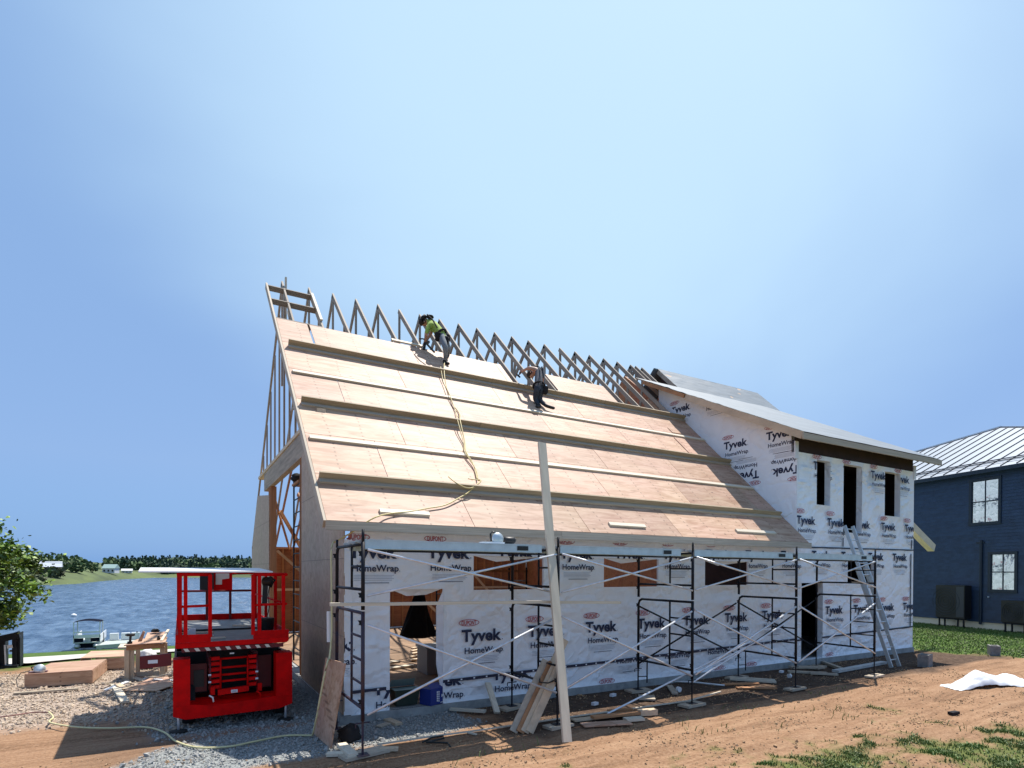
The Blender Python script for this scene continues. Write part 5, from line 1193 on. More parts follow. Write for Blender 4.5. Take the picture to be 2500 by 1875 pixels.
# hoses and cords
def hose(name, pts, r, m_, label, cat='hose'):
    P = [V(p) for p in pts]; Q = []
    for i in range(len(P) - 1):
        p0, p1, p2, p3 = P[max(i - 1, 0)], P[i], P[i + 1], P[min(i + 2, len(P) - 1)]
        for k in range(6):
            t_ = k / 6; Q.append(.5 * ((2 * p1) + (p2 - p0) * t_ + (2 * p0 - 5 * p1 + 4 * p2 - p3) * t_ ** 2 + (3 * p1 - p0 - 3 * p2 + p3) * t_ ** 3))
    Q.append(P[-1]); t = MB(); t.tube(Q, r, 6); return solo(t, name, m_, label, cat, P[0], smooth=True)
ON = [(5.73,13.34,7.62),(5.54,12.93,7.36),(5.42,12.62,7.0),(5.37,12.39,6.70),(5.26,11.79,6.13),(5.29,11.50,5.85),(5.10,11.05,5.58),(5.00,10.60,5.02),(4.89,10.30,4.75),(4.92,10.03,4.46),(4.83,9.69,4.13),(4.81,9.50,4.06),(4.62,9.36,3.94),(4.45,9.30,3.80),(4.23,9.2,3.68),(3.90,9.05,3.52),(3.56,8.97,3.44),(3.22,8.88,3.36),(2.85,8.80,3.30),(2.55,8.66,3.20),(2.25,8.75,2.98),(2.0,8.82,2.82)]
hose('air_hose', ON, .012, 'hose_yellow', 'yellow air hose running down the roof from the stooping man to the scaffold')
hose('air_hose', [(5.42,12.86,7.3),(5.33,12.48,6.82),(5.28,12.05,6.45),(5.21,11.51,5.87),(5.04,11.04,5.56),(4.96,10.56,4.97),(4.86,10.3,4.75),(4.91,9.92,4.36),(4.83,9.66,4.12)], .010, 'hose_yellow', 'second thinner hose twisted beside the yellow air hose on the roof')
hose('air_hose', [(4.16,9.50,4.09),(4.23,9.36,3.98),(4.42,9.28,3.88),(4.63,9.36,3.94),(4.81,9.50,4.08),(4.69,9.50,4.08),(4.56,9.52,4.09)], .010, 'hose_yellow', 'coil of yellow hose hooked over the lowest toe board')
hose('air_hose', [(2.0,8.82,2.84),(1.94,8.72,2.7),(1.93,8.66,2.2),(1.92,8.6,1.5),(1.86,8.46,1.15),(1.80,8.30,1.12),(1.72,8.25,.8),(1.66,8.3,.4),(1.64,8.5,.08),(1.62,8.6,.03),(1.3,8.75,.03),(.9,8.66,.03),(.57,8.58,.03),(.2,8.74,.03),(-.05,9.2,.03),(-.2,9.75,.04),(-.46,10.21,.04),(-.89,10.34,.05),(-1.34,10.66,.05),(-1.72,11.12,.06),(-1.74,11.5,.06),(-1.87,11.97,.06)], .014, 'hose_pale', 'pale yellow hose dropping from the scaffold corner and snaking across the ground')
hose('power_cable', [(-1.87,11.97,.05),(-2.08,12.09,.05),(-2.48,11.97,.05),(-3.2,12.0,.05)], .011, 'copper_saw', 'dark red cord lying on the stony ground at the left edge', 'cable')
hose('safety_line', [(8.30,13.15,7.95),(8.55,13.1,7.75),(8.75,12.75,7.25)], .012, 'hose_black', 'dark safety line trailing from the man in grey down the roof', 'rope')
MB_ = MB(); MB_.tube([(1.90, 8.7, 1.8), (1.90, 8.68, 1.35)], .03, 8); solo(MB_, 'hose_sleeve', 'white_plastic', 'pale sleeve on the hose beside the first scaffold frame', 'sleeve', (1.9, 8.7, 1.35))
# ------------------------------------------------------------------ the two roofers
def skin_mesh(name, J, bones, parent_none=True, subdiv=1):
    """one continuous surface grown round a joint skeleton; bones: (a, b, material index); radii in J"""
    bm = bmesh.new(); sl = bm.verts.layers.skin.verify(); vm = {}
    for k, (p, r) in J.items():
        v_ = bm.verts.new(p); v_[sl].radius = (r, r) if not isinstance(r, tuple) else r; v_[sl].use_root = k == 'pelvis'; vm[k] = v_
    for a, b_, _ in bones: bm.edges.new((vm[a], vm[b_]))
    me = D.meshes.new(name); bm.to_mesh(me); bm.free()
    o = D.objects.new(name, me); COL.objects.link(o)
    md = o.modifiers.new('skin', 'SKIN'); md.use_smooth_shade = True; md.branch_smoothing = .4
    o.modifiers.new('sub', 'SUBSURF').levels = subdiv; o.modifiers['sub'].render_levels = subdiv
    dg = bpy.context.evaluated_depsgraph_get(); dg.update()
    m2 = D.meshes.new_from_object(o.evaluated_get(dg)); D.objects.remove(o); D.meshes.remove(me)
    seg = [(V(J[a][0]), V(J[b_][0]), mi) for a, b_, mi in bones]
    def near(p):
        best = (9e9, 0)
        for a, b_, mi in seg:
            d = b_ - a; t = max(0, min(1, (p - a).dot(d) / max(d.length_squared, 1e-9))); q = (p - (a + d * t)).length
            if q < best[0]: best = (q, mi)
        return best[1]
    for p in m2.polygons: p.material_index = near(p.center); p.use_smooth = True
    return m2
def hand(J, bones, wrist, base, side, mi, curl):
    """five unequal bent fingers rooted in the palm"""
    w_, h_ = V(J[wrist][0]), V(base); d = (h_ - w_).normalized(); s_ = V(side) - d * V(side).dot(d); s_.normalize(); c = V(curl)
    pk = wrist + '_palm'; J[pk] = (tuple(w_ + d * .06), .026); bones.append((wrist, pk, mi))
    for i, ln in enumerate((.055, .065, .06, .048)):
        o = s_ * (.028 - .019 * i); a = w_ + d * .085 + o; b_ = a + d * ln * .5 + c * ln * .25; e = b_ + d * ln * .25 + c * ln * .5
        ks = [f'{wrist}_f{i}{q}' for q in 'abc']
        for k, p in zip(ks, (a, b_, e)): J[k] = (tuple(p), .009)
        bones += [(pk, ks[0], mi), (ks[0], ks[1], mi), (ks[1], ks[2], mi)]
    a = w_ + d * .05 + s_ * .035; e = a + d * .035 + s_ * .015 + c * .015
    J[wrist + '_t0'] = (tuple(a), .011); J[wrist + '_t1'] = (tuple(e), .009); bones += [(pk, wrist + '_t0', mi), (wrist + '_t0', wrist + '_t1', mi)]
def head_parts(root, neck, crown_dir, face_dir, c, hair_m, cap=False):
    """skull with brow, nose, mouth, ears and short hair"""
    u = V(crown_dir).normalized(); f = V(face_dir); f = (f - u * f.dot(u)).normalized(); s_ = u.cross(f); c = V(c)
    t = MB()
    def fn(a, b_):
        A = 2 * pi * a; E_ = pi * (b_ - .5); x, y, z = cos(E_) * cos(A), cos(E_) * sin(A), sin(E_)
        rx = .098 if x > 0 else .102; k = 1 - .16 * max(0, -z) * (1 - .3 * x); q = f * (x * rx * k) + s_ * (y * .074 * k) + u * (z * .125)
        if x > .55 and abs(y) < .75: q -= f * .008 * exp(-((z - .12) / .12) ** 2)
        return c + q
    t.grid(fn, 20, 14)
    h = t.build('head', 'skin', root, smooth=True)
    n = MB(); n.prism([c + f * .088 + u * .025, c + f * .122 - u * .022 , c + f * .092 - u * .03], s_ * .02); n.build('nose', 'skin', h)
    for sg in (-1, 1):
        e = MB(); e.lathe(c + f * .083 + u * .022 + s_ * (.03 * sg), [(.003, -.005), (.010, 0), (.003, .006)], 8); e.build('eye', 'black_plastic', h)
        e = MB(); e.lathe(c + s_ * (.074 * sg) - f * .008, [(.008, -.026), (.018, -.01), (.020, .012), (.008, .028)], 8); e.build('ear', 'skin', h)
    mo = MB(); mo.bar(c + f * .085 - u * .055 - s_ * .022, c + f * .085 - u * .055 + s_ * .022, .008, .008, u); mo.build('mouth', 'boot', h)
    t = MB()
    def hf(a, b_):
        A = 2 * pi * a; E_ = pi / 2 * (1 - b_) ; lim = -.35
        z = 1 - b_ * 1.25; r = sqrt(max(0, 1 - z * z)); x, y = r * cos(A), r * sin(A)
        if x > .45 and z < .45: x = .45; z = max(z, .2)
        k = 1.10; return c + f * (x * .104 * k) + s_ * (y * .080 * k) + u * (max(z, -.45) * .130 * k)
    t.grid(hf, 18, 10); t.build('hair', hair_m, h, smooth=True)
    return h
def person(name, label, J, bones, mats, loc):
    me = skin_mesh('body', J, bones); root = thing(name, label, 'person', loc)
    org = V(loc); me.transform(Matrix.Translation(-org))
    for m_ in mats: me.materials.append(MATS[m_])
    b_ = D.objects.new('body', me); COL.objects.link(b_); b_.parent = root
    return root
# man in the lime shirt, stooping over the sheet edge with a nail gun
a1 = dict(pelvis=((5.757, 13.529, 8.322), .135), spine=((5.687, 13.652, 8.531), .135), chest=((5.600, 13.800, 8.72), .15), neck=((5.500, 13.90, 8.79), .062), skull=((5.455, 13.95, 8.82), .06),
          shL=((5.455, 13.70, 8.60), .075), elL=((5.348, 13.62, 8.36), .047), wrL=((5.398, 13.80, 8.245), .036), shR=((5.685, 14.00, 8.84), .075), elR=((5.62, 13.95, 8.56), .047), wrR=((5.52, 14.02, 8.36), .036),
          hipL=((5.69, 13.43, 8.25), .105), knL=((5.70, 13.22, 7.93), .072), anL=((5.772, 13.385, 7.69), .050), heL=((5.745, 13.43, 7.645), .048), toL=((5.83, 13.27, 7.575), .042),
          hipR=((5.85, 13.60, 8.32), .105), knR=((5.86, 13.42, 8.05), .072), anR=((5.936, 13.62, 7.92), .050), toR=((5.86, 13.50, 7.80), .042))
b1 = [('pelvis', 'spine', 0), ('spine', 'chest', 0), ('chest', 'neck', 0), ('neck', 'skull', 2), ('chest', 'shL', 0), ('shL', 'elL', 0), ('elL', 'wrL', 2), ('chest', 'shR', 0), ('shR', 'elR', 0), ('elR', 'wrR', 2),
      ('pelvis', 'hipL', 1), ('hipL', 'knL', 1), ('knL', 'anL', 1), ('anL', 'heL', 3), ('heL', 'toL', 3), ('pelvis', 'hipR', 1), ('hipR', 'knR', 1), ('knR', 'anR', 1), ('anR', 'toR', 3)]
hand(a1, b1, 'wrL', (5.39, 13.9, 8.16), (1, 0, 0), 2, (.2, .6, -.6)); hand(a1, b1, 'wrR', (5.47, 14.06, 8.28), (1, 0, 0), 2, (.2, .5, -.6))
p1 = person('person', 'person in lime shirt and grey trousers stooping over the roof edge with a nail gun', a1, b1, ['shirt_lime', 'trousers_grey', 'skin', 'boot'], (5.78, 13.36, 7.6))
head_parts(p1, None, (-.62, .25, -.15), (-.1, .45, -.9), (5.43, 13.98, 8.80), 'hair')
t = MB(); t.tube([(5.47, 13.93, 8.89), (5.42, 13.92, 8.93), (5.36, 13.90, 8.86), (5.345, 13.9, 8.74)], [.045, .04, .05, .02], 8); t.build('ponytail', 'hair', p1, smooth=True)
def ring(c, n_, r, tr, nm, m_, root, sq=1.0):
    c, n_ = V(c), V(n_).normalized(); a = n_.orthogonal().normalized(); b_ = n_.cross(a)
    MB().tube([c + (a * cos(2 * pi * k / 16) + b_ * sin(2 * pi * k / 16) * sq) * r for k in range(17)], tr, 6, cap=False).build(nm, m_, root, smooth=True)
ring((5.73, 13.575, 8.40), (-.5, .5, .8), .15, .032, 'tool_belt', 'black_cloth', p1)
for c, r_ in (((5.60, 13.46, 8.28), .09), ((5.92, 13.66, 8.36), .10), ((5.80, 13.42, 8.20), .085)):
    MB().lathe(c, [(r_ * .5, -.12), (r_ * .85, -.08), (r_ * .9, .04), (r_, .08)], 10).build('tool_pouch', 'black_cloth', p1, smooth=True)
for sg in (-.07, .07):
    MB().tube([(5.62 + sg, 13.46 + sg, 8.46), (5.56 + sg, 13.62 + sg, 8.70), (5.50 + sg, 13.83 + sg, 8.90), (5.58 + sg, 13.95 + sg, 8.86), (5.74 + sg, 13.72 + sg, 8.55)], .018, 5).build('harness_strap', 'black_cloth', p1)
MB().lathe((5.55, 13.88, 8.90), [(.03, -.02), (.10, 0), (.09, .035), (.02, .045)], 12).build('harness_pad', 'black_cloth', p1, smooth=True)
ng = thing('nail_gun', 'black air nail gun held down on the roof edge by the stooping man', 'nail gun', (5.42, 14.0, 8.2))
MB().bar((5.40, 13.80, 8.32), (5.52, 13.98, 8.26), .06, .07).build('motor', 'black_plastic', ng); MB().bar((5.42, 13.86, 8.30), (5.36, 13.80, 8.02), .05, .06, (1, 0, 0)).build('magazine', 'black_plastic', ng); MB().bar((5.40, 13.8, 8.2), (5.50, 13.45, 7.86), .035, .035, (1, 0, 0)).build('rail', 'black_plastic', ng)
MB().bar((5.52, 13.98, 8.26), (5.58, 14.02, 8.34), .05, .05).build('handle', 'black_plastic', ng); MB().tube([(5.42, 13.84, 8.29), (5.30, 13.75, 8.26), (5.24, 13.8, 8.26)], .018, 5).build('nose', 'black_plastic', ng)

# man in grey, kneeling against the slope and hammering
a2 = dict(pelvis=((7.843, 12.256, 7.027), .135), spine=((7.90, 12.37, 7.235), .125), chest=((8.01, 12.53, 7.47), .135), neck=((8.01, 12.63, 7.57), .06), skull=((7.98, 12.72, 7.56), .058),
          shL=((7.95, 12.56, 7.60), .072), elL=((7.745, 12.60, 7.615), .046), wrL=((7.72, 12.80, 7.61), .034), shR=((8.12, 12.60, 7.62), .072), elR=((8.16, 12.55, 7.42), .046), wrR=((8.25, 12.76, 7.36), .034),
          hipL=((7.78, 12.26, 6.99), .105), knL=((7.83, 12.42, 6.78), .074), anL=((7.85, 12.30, 6.62), .052), heL=((7.90, 12.27, 6.57), .048), toL=((7.72, 12.22, 6.535), .042),
          hipR=((7.90, 12.27, 7.0), .105), knR=((7.94, 12.40, 6.775), .074), anR=((8.02, 12.24, 6.62), .052), heR=((8.01, 12.19, 6.585), .046), toR=((8.24, 12.12, 6.53), .044))
b2_ = [('pelvis', 'spine', 0), ('spine', 'chest', 0), ('chest', 'neck', 0), ('neck', 'skull', 2), ('chest', 'shL', 0), ('shL', 'elL', 2), ('elL', 'wrL', 2), ('chest', 'shR', 0), ('shR', 'elR', 0), ('elR', 'wrR', 2),
      ('pelvis', 'hipL', 1), ('hipL', 'knL', 1), ('knL', 'anL', 1), ('anL', 'heL', 3), ('heL', 'toL', 3), ('pelvis', 'hipR', 1), ('hipR', 'knR', 1), ('knR', 'anR', 1), ('anR', 'heR', 3), ('heR', 'toR', 3)]
hand(a2, b2_, 'wrL', (7.66, 12.90, 7.57), (0, 0, 1), 2, (-.3, .2, -.7)); hand(a2, b2_, 'wrR', (8.28, 12.86, 7.30), (0, 0, 1), 2, (.0, .4, -.6))
p2 = person('person', 'person in dark grey shirt and trousers kneeling on the roof and swinging a hammer', a2, b2_, ['shirt_grey', 'trousers_dark', 'skin', 'boot'], (7.9, 12.2, 6.56))
head_parts(p2, None, (-.45, .55, -.25), (-.3, .3, -.9), (7.95, 12.79, 7.555), 'hair')
ring((7.85, 12.28, 7.08), (.2, .4, .8), .145, .026, 'tool_belt', 'black_cloth', p2)
MB().lathe((8.0, 12.22, 7.0), [(.04, -.12), (.075, -.08), (.08, .04), (.085, .07)], 10).build('tool_pouch', 'black_cloth', p2, smooth=True)
for sg in (-.05, .06): MB().tube([(7.86 + sg, 12.12, 7.10), (7.93 + sg, 12.25, 7.33), (8.04 + sg, 12.42, 7.58), (8.06 + sg, 12.56, 7.70), (8.0 + sg, 12.68, 7.60)], .016, 5).build('harness_strap', 'trousers_dark', p2)
hm = thing('hammer', 'hammer in the raised hand of the man in grey', 'hammer', (7.65, 12.87, 7.5))
MB().tube([(7.72, 12.84, 7.64), (7.66, 12.885, 7.55), (7.615, 12.91, 7.485)], .014, 6).build('handle', 'black_plastic', hm); MB().bar((7.575, 12.90, 7.50), (7.675, 12.92, 7.455), .032, .032).build('hammer_head', 'black_steel', hm)
# ------------------------------------------------------------------ blue house on the right
BA = V((30.705, 14.304, 0)); BU = V((-.258, -.96615, 0)); BN = V((.96615, -.258, 0))   # along the wall towards the camera, and into the house
def BP(u, z, d=0.0): p = BA + BU * u + BN * d; p.z = z; return p
bh = thing('blue_house', 'dark blue clapboard house with pale standing-seam metal roof at the right edge', 'house', BA)
U0, U1 = -13.5, 9.5
s = MB(); s.poly([BP(U0, -.4, .06), BP(U1, -.4, .06), BP(U1, .30, .06), BP(U0, .30, .06)]); s.build('foundation', 'cream_strip', bh)
s = MB(); WIN = [(2.64, 3.72, 4.60, 6.36), (3.46, 4.36, 1.72, 3.18)]
row = 0; z = .30
while z < 6.72:
    b_ = MB(); z2 = min(z + .135, 6.75); segs = [(-6.0, 6.5)]
    for a, c, d, e in WIN:
        if d - .10 < (z + z2) / 2 < e + .05:
            segs = [q for g in segs for q in ((g[0], min(g[1], a)), (max(g[0], c), g[1])) if q[1] > q[0] + .01]
    for a, c in segs:
        P = [BP(a, z, -.022), BP(c, z, -.022), BP(c, z2 + .01, -.006), BP(a, z2 + .01, -.006)]; b_.poly(P); b_.poly([BP(a, z, .01), BP(c, z, .01), BP(c, z, -.022), BP(a, z, -.022)])
    b_.build('clapboard', 'siding_navy', bh); z += .135
s = MB(); s.poly([BP(U0, .3, .01), BP(U1, .3, .01), BP(U1, 6.75, .01), BP(U0, 6.75, .01)]); s.prism([BP(U0, .3, .02), BP(U0, 6.75, .02), BP(U0, 6.75, 9), BP(U0, .3, 9)], BU * .1); s.prism([BP(U1, .3, .02), BP(U1, 6.75, .02), BP(U1, 6.75, 9), BP(U1, .3, 9)], BU * -.1); s.build('wall', 'siding_navy', bh)
m = D.materials.new('window_glass'); m.use_nodes = True; MATS['window_glass'] = m; bsd = m.node_tree.nodes['Principled BSDF']; bsd.inputs['Base Color'].default_value = (.55, .6, .65, 1); bsd.inputs['Metallic'].default_value = .85; bsd.inputs['Roughness'].default_value = .02
tcn = m.node_tree.nodes.new('ShaderNodeTexNoise'); tcn.inputs['Scale'].default_value = 1.6; bpn = m.node_tree.nodes.new('ShaderNodeBump'); bpn.inputs['Strength'].default_value = .05; bpn.inputs['Distance'].default_value = .05; m.node_tree.links.new(tcn.outputs[0], bpn.inputs['Height']); m.node_tree.links.new(bpn.outputs[0], bsd.inputs['Normal'])
for a, c, d, e in WIN:
    w_ = MB()
    for p, q in ((BP(a - .06, d - .04, -.02), BP(a - .06, e + .04, -.02)), (BP(c + .06, d - .04, -.02), BP(c + .06, e + .04, -.02))): w_.bar(p, q, .11, .07, BN)
    for zz in (d - .07, e + .07): w_.bar(BP(a - .12, zz, -.02), BP(c + .12, zz, -.02), .11, .08, BN)
    wf = w_.build('window', 'siding_trim', bh); mid = (a + c) / 2; zm = (d + e) / 2
    for x0, x1 in ((a, mid - .02), (mid + .02, c)):
        for z0, z1 in ((d, zm - .02), (zm + .02, e)):
            MB().poly([BP(x0, z0, .005), BP(x1, z0, .005), BP(x1, z1, .005 + rn(-.004, .004)), BP(x0, z1, .005)]).build('pane', 'window_glass', wf)
    w2 = MB(); w2.bar(BP(mid, d, 0), BP(mid, e, 0), .035, .03, BN); w2.bar(BP(a, zm, 0), BP(c, zm, 0), .045, .035, BN); w2.build('muntin', 'siding_trim', wf)
# hip roof face with raised seams
EZ = 6.82; SL = .5; APu, APd = -.15, 6.05
def RFc(u, d, dz=0): return BP(u, EZ + SL * (d) + dz, d - .35)
LU, RU_ = APu - APd / .35, APu + APd / .56
s = MB(); s.poly([RFc(LU, 0), RFc(RU_, 0), RFc(APu, APd)]); s.build('metal_roof', 'metal_roof', bh)
s = MB(); s.poly([RFc(LU, 0), RFc(APu, APd), BP(-6, EZ + 3, 14), BP(LU, EZ - .1, 12)]); s.build('metal_roof', 'metal_roof', bh)
s = MB(); s.poly([RFc(RU_, 0), BP(RU_, EZ - .1, 12), BP(4, EZ + 3, 14), RFc(APu, APd)]); s.build('metal_roof', 'metal_roof', bh)
u = -8.0
while u < 7:
    dm = min((u - LU) * .35, (RU_ - u) * .56); MB().bar(RFc(u, .02, .02), RFc(u, dm, .02), .03, .045, (0, 0, 1)).build('roof_seam', 'seam_dark', bh); u += .60
MB().bar(RFc(LU, 0, .03), RFc(APu, APd, .03), .16, .06, (0, 0, 1)).build('hip_cap', 'white_paint', bh); MB().bar(RFc(APu, APd, .03), RFc(RU_, 0, .03), .12, .04, (0, 0, 1)).build('hip_cap', 'metal_roof', bh)
for d in (.42, .62): MB().tube([RFc(-8, d, .10), RFc(6.5, d, .10)], .025, 6).build('snow_rail', 'seam_dark', bh)
MB().bar(RFc(-8, -.0, -.09), RFc(7, -.0, -.09), .05, .17, (0, 0, 1)).build('fascia', 'siding_trim', bh); s = MB(); s.poly([RFc(-8, 0, -.1), RFc(7, 0, -.1), RFc(7, .36, -.28), RFc(-8, .36, -.28)]); s.build('soffit', 'siding_trim', bh)
MB().tube([BP(3.07, 3.82, -.06), BP(3.07, .2, -.06)], .06, 8).build('line_cover', 'siding_trim', bh)
MB().bar(BP(2.85, 3.72, -.04), BP(3.2, 3.72, -.04), .05, .06).build('line_cover', 'siding_trim', bh)
MB().lathe(BP(3.38, 1.38, -.05), [(.03, -.02), (.04, 0), (.03, .02)], 8).build('tap', 'galv', bh)
def pump(u0, u1, z0, z1, label):
    o = thing('heat_pump', label, 'heat pump', BP((u0 + u1) / 2, 0, -.4)); d0, d1 = -.58, -.18
    MB().prism([BP(u0, z0, d0), BP(u1, z0, d0), BP(u1, z0, d1), BP(u0, z0, d1)], (0, 0, z1 - z0)).build('casing', 'black_plastic', o)
    c = BP(u0 + (u1 - u0) * .36, (z0 + z1) / 2, d0 - .012); r = (z1 - z0) * .42
    for k in range(1, 6):
        t = MB(); t.tube([c + BU * (r * k / 5 * cos(2 * pi * i / 20)) + V((0, 0, r * k / 5 * sin(2 * pi * i / 20))) for i in range(21)], .008, 4, cap=False); t.build('fan_ring', 'siding_trim', o)
    for k in range(7):
        a = 2 * pi * k / 7; MB().prism([c + BN * .02, c + BN * .02 + BU * (r * .9 * cos(a)) + V((0, 0, r * .9 * sin(a))), c + BN * .03 + BU * (r * .9 * cos(a + .5)) + V((0, 0, r * .9 * sin(a + .5)))], BN * .004).build('fan_blade', 'siding_navy', o)
    MB().prism([BP(u0 + (u1 - u0) * .72, z0 + .06, d0 - .006), BP(u1 - .03, z0 + .06, d0 - .006), BP(u1 - .03, z1 - .06, d0 - .006), BP(u0 + (u1 - u0) * .72, z1 - .06, d0 - .006)], BN * .004).build('front_panel', 'seam_dark', o)
    for uu in (u0 + .1, u0 + .35, u1 - .35, u1 - .1): MB().bar(BP(uu, .0, d0 + .1), BP(uu, z0, d0 + .1), .05, .05, BU).build('leg', 'black_steel', o)
    MB().bar(BP(u0, z0 - .03, d0 + .1), BP(u1, z0 - .03, d0 + .1), .05, .05).build('stand_rail', 'black_steel', o)
    return o
pump(1.50, 2.78, .42, 1.86, 'large black heat pump on a stand below the lower window'); pump(4.25, 5.4, .42, 1.30, 'smaller black heat pump cut off by the right edge of the picture')

# concrete blocks and the scrap of white sheet on the right
for (x, y, l, a, lab) in ((16.75, 7.55, .42, 12, 'grey concrete block on the earth right of the ladder'), (20.6, 7.5, .40, 30, 'grey concrete block standing at the edge of the lawn')):
    t = MB(); A = radians(a); d = V((cos(A), sin(A), 0)); e = V((-sin(A), cos(A), 0)); c = V((x, y, -.03))
    for k in (-1, 0, 1): t.prism([c + d * (k * l * .42 - .025) - e * .1, c + d * (k * l * .42 + .025) - e * .1, c + d * (k * l * .42 + .025) + e * .1, c + d * (k * l * .42 - .025) + e * .1], (0, 0, .32))
    for sg in (-1, 1): t.prism([c - d * l / 2 + e * (sg * .1 - .02), c + d * l / 2 + e * (sg * .1 - .02), c + d * l / 2 + e * (sg * .1 + .02), c - d * l / 2 + e * (sg * .1 + .02)], (0, 0, .325))
    solo(t, 'concrete_block', 'block_grey', lab, 'block', (x, y, 0))
t = MB()
def sheet_fn(u, v_):
    x = 14.0 + 1.9 * u + .15 * v_; y = 5.66 - .62 * u + (.45 + .2 * u) * v_
    ridge = .30 * max(0, 1 - abs(u - .34 - .08 * v_) / (.26 if u < .34 else .42)) + .13 * exp(-((u - 1.0) / .2) ** 2) * v_
    z = gz(x, y) + .03 + ridge * (.35 + .65 * sin(pi * min(1, v_ * 1.0))) + .045 * abs(noise.noise(V((u * 9 + v_ * 4, v_ * 5, 2))))
    if v_ < .02 or u < .02: z = gz(x, y) + .012 + ridge * .25
    return V((x, y, z))
t.grid(sheet_fn, 60, 22); solo(t, 'wrap_scrap', 'white_paint', 'crumpled white sheet scrap lying on the earth at the right edge', 'sheet', (14.6, 5.4, 0), smooth=True)
t = MB(); c = V((11.4, 4.75, gz(11.4, 4.75) + .03)); t.bar(c, c + V((.16, -.04, .01)), .09, .05); solo(t, 'rubber_scrap', 'black_cloth', 'small dark scrap lying at the edge of the ragged grass', 'scrap', c)

# ------------------------------------------------------------------ lake side: boat, dock, buoy, far houses, trees
def BT(x, y): return V((x, y, 0))
bo = thing('pontoon_boat', 'white pontoon boat with dark canvas top drawn up at the shore', 'boat', (-8.1, 71, -5.6))
bx0, by0, bz = -9.15, 70.8, -5.55
for dx in (.3, 1.85): MB().lathe((bx0 + dx, by0 - .4, bz + .3), [(.05, 0), (.28, .5), (.3, .9), (.3, 5.6), (.05, 6)], 12, 'Y').build('pontoon', 'alu_dull', bo, smooth=True)
MB().box(bx0, bx0 + 2.2, by0, by0 + 5.5, bz + .58, bz + .68).build('deck', 'boat_grey', bo)
s = MB(); s.box(bx0, bx0 + 2.2, by0, by0 + .06, bz + 1.12, bz + 1.42); s.box(bx0, bx0 + .06, by0, by0 + 5.5, bz + .7, bz + 1.4); s.box(bx0 + 2.14, bx0 + 2.2, by0, by0 + 5.5, bz + .7, bz + 1.4); s.build('fence_panel', 'boat_white', bo)
for a, c in ((.08, .82), (1.4, 2.12)): MB().box(bx0 + a, bx0 + c, by0 - .01, by0 + .05, bz + .72, bz + 1.1).build('fence_panel', 'boat_canvas', bo)
MB().box(bx0 + .9, bx0 + 1.35, by0 + .4, by0 + .9, bz + .68, bz + 1.35).build('console', 'boat_white', bo); MB().box(bx0 + .4, bx0 + 1.7, by0 + .2, by0 + .4, bz + .1, bz + .56).build('motor', 'boat_canvas', bo)
for dx in (.04, 2.16):
    for dy in (.1, 2.6): MB().tube([(bx0 + dx, by0 + dy, bz + .7), (bx0 + dx, by0 + dy, bz + 2.7)], .05, 6).build('canopy_pole', 'boat_white', bo)
MB().box(bx0, bx0 + 2.2, by0 + .05, by0 + .1, bz + 1.62, bz + 1.75).build('rail', 'boat_white', bo)
s = MB(); s.grid(lambda u, v_: (bx0 - .05 + 2.3 * u, by0 + .0 + 2.8 * v_, bz + 2.66 + .26 * sin(pi * u) * (.6 + .4 * sin(pi * v_))), 12, 6); s.build('canopy', 'boat_canvas', bo, smooth=True)
dk = thing('floating_dock', 'pale floating dock with white boxes beside the pontoon boat', 'dock', (-5.9, 71.5, -5.7))
MB().prism([(-7.2, 70.0, -5.5), (-4.4, 71.0, -5.5), (-3.9, 74.5, -5.42), (-6.6, 74.2, -5.42)], (0, 0, .35)).build('deck', 'boat_grey', dk)
for k, x in enumerate((-6.4, -5.4, -4.5)): MB().box(x, x + .75, 73.4, 74.0, -5.05, -4.35).build('float_box', 'boat_white', dk)
for x in (-6.95, -4.0): MB().tube([(x, 73.5, -5.8), (x, 73.5, -4.2)], .06, 6).build('post', 'black_steel', dk)
t = MB(); t.lathe((-16, 124.6, WZ), [(.2, -.1), (.45, .1), (.4, .35), (.1, .5)], 10); solo(t, 'buoy', 'white_plastic', 'white mooring buoy afloat on the lake', 'buoy', (-16, 124.6, WZ), smooth=True)
def far_house(x, back, w_, d, h, rh, wallm, roofm, label, yawd=0):
    p = far_ground(x, back); o = thing('far_house', label, 'house', p); c, s_ = cos(radians(yawd)), sin(radians(yawd))
    def q(a, b_, z): return p + V((a * c - b_ * s_, a * s_ + b_ * c, z - .5))
    b_ = MB(); b_.prism([q(-w_ / 2, 0, 0), q(w_ / 2, 0, 0), q(w_ / 2, d, 0), q(-w_ / 2, d, 0)], (0, 0, h + .5)); b_.build('wall', wallm, o)
    r = MB(); e = .5
    r.prism([q(-w_ / 2 - e, -e, h + .4), q(-w_ / 2 - e, d / 2, h + rh + .5), q(-w_ / 2 - e, d + e, h + .4)], q(w_ / 2 + e, 0, 0) - q(-w_ / 2 - e, 0, 0)); r.build('roof', roofm, o)
    n = 3
    for i in range(n):
        a = -w_ / 2 + w_ * (i + .5) / n; wm = MB(); wm.prism([q(a - .6, -.06, h * .35), q(a + .6, -.06, h * .35), q(a + .6, -.06, h * .78), q(a - .6, -.06, h * .78)], (0, .02, 0)); wm.build('window', 'black_plastic', o)
    return o
mat('far_white', (.55, .56, .55), .8); mat('far_roof', (.42, .46, .52), .6); mat('far_dark', (.07, .06, .055), .8); mat('far_green', (.25, .36, .34), .8)
far_house(-59, 66, 11.5, 9, 3.4, 3.4, 'far_dark', 'far_roof', 'far house with pale metal roof across the lake', 4)
far_house(-45.6, 55, 9, 8, 3.6, 3.2, 'far_white', 'far_green', 'small white far house with green roof', -20)
far_house(-39.5, 50, 8, 6, 1.8, 1.8, 'far_white', 'far_white', 'long low pale shed beside the green-roofed far house', 0)
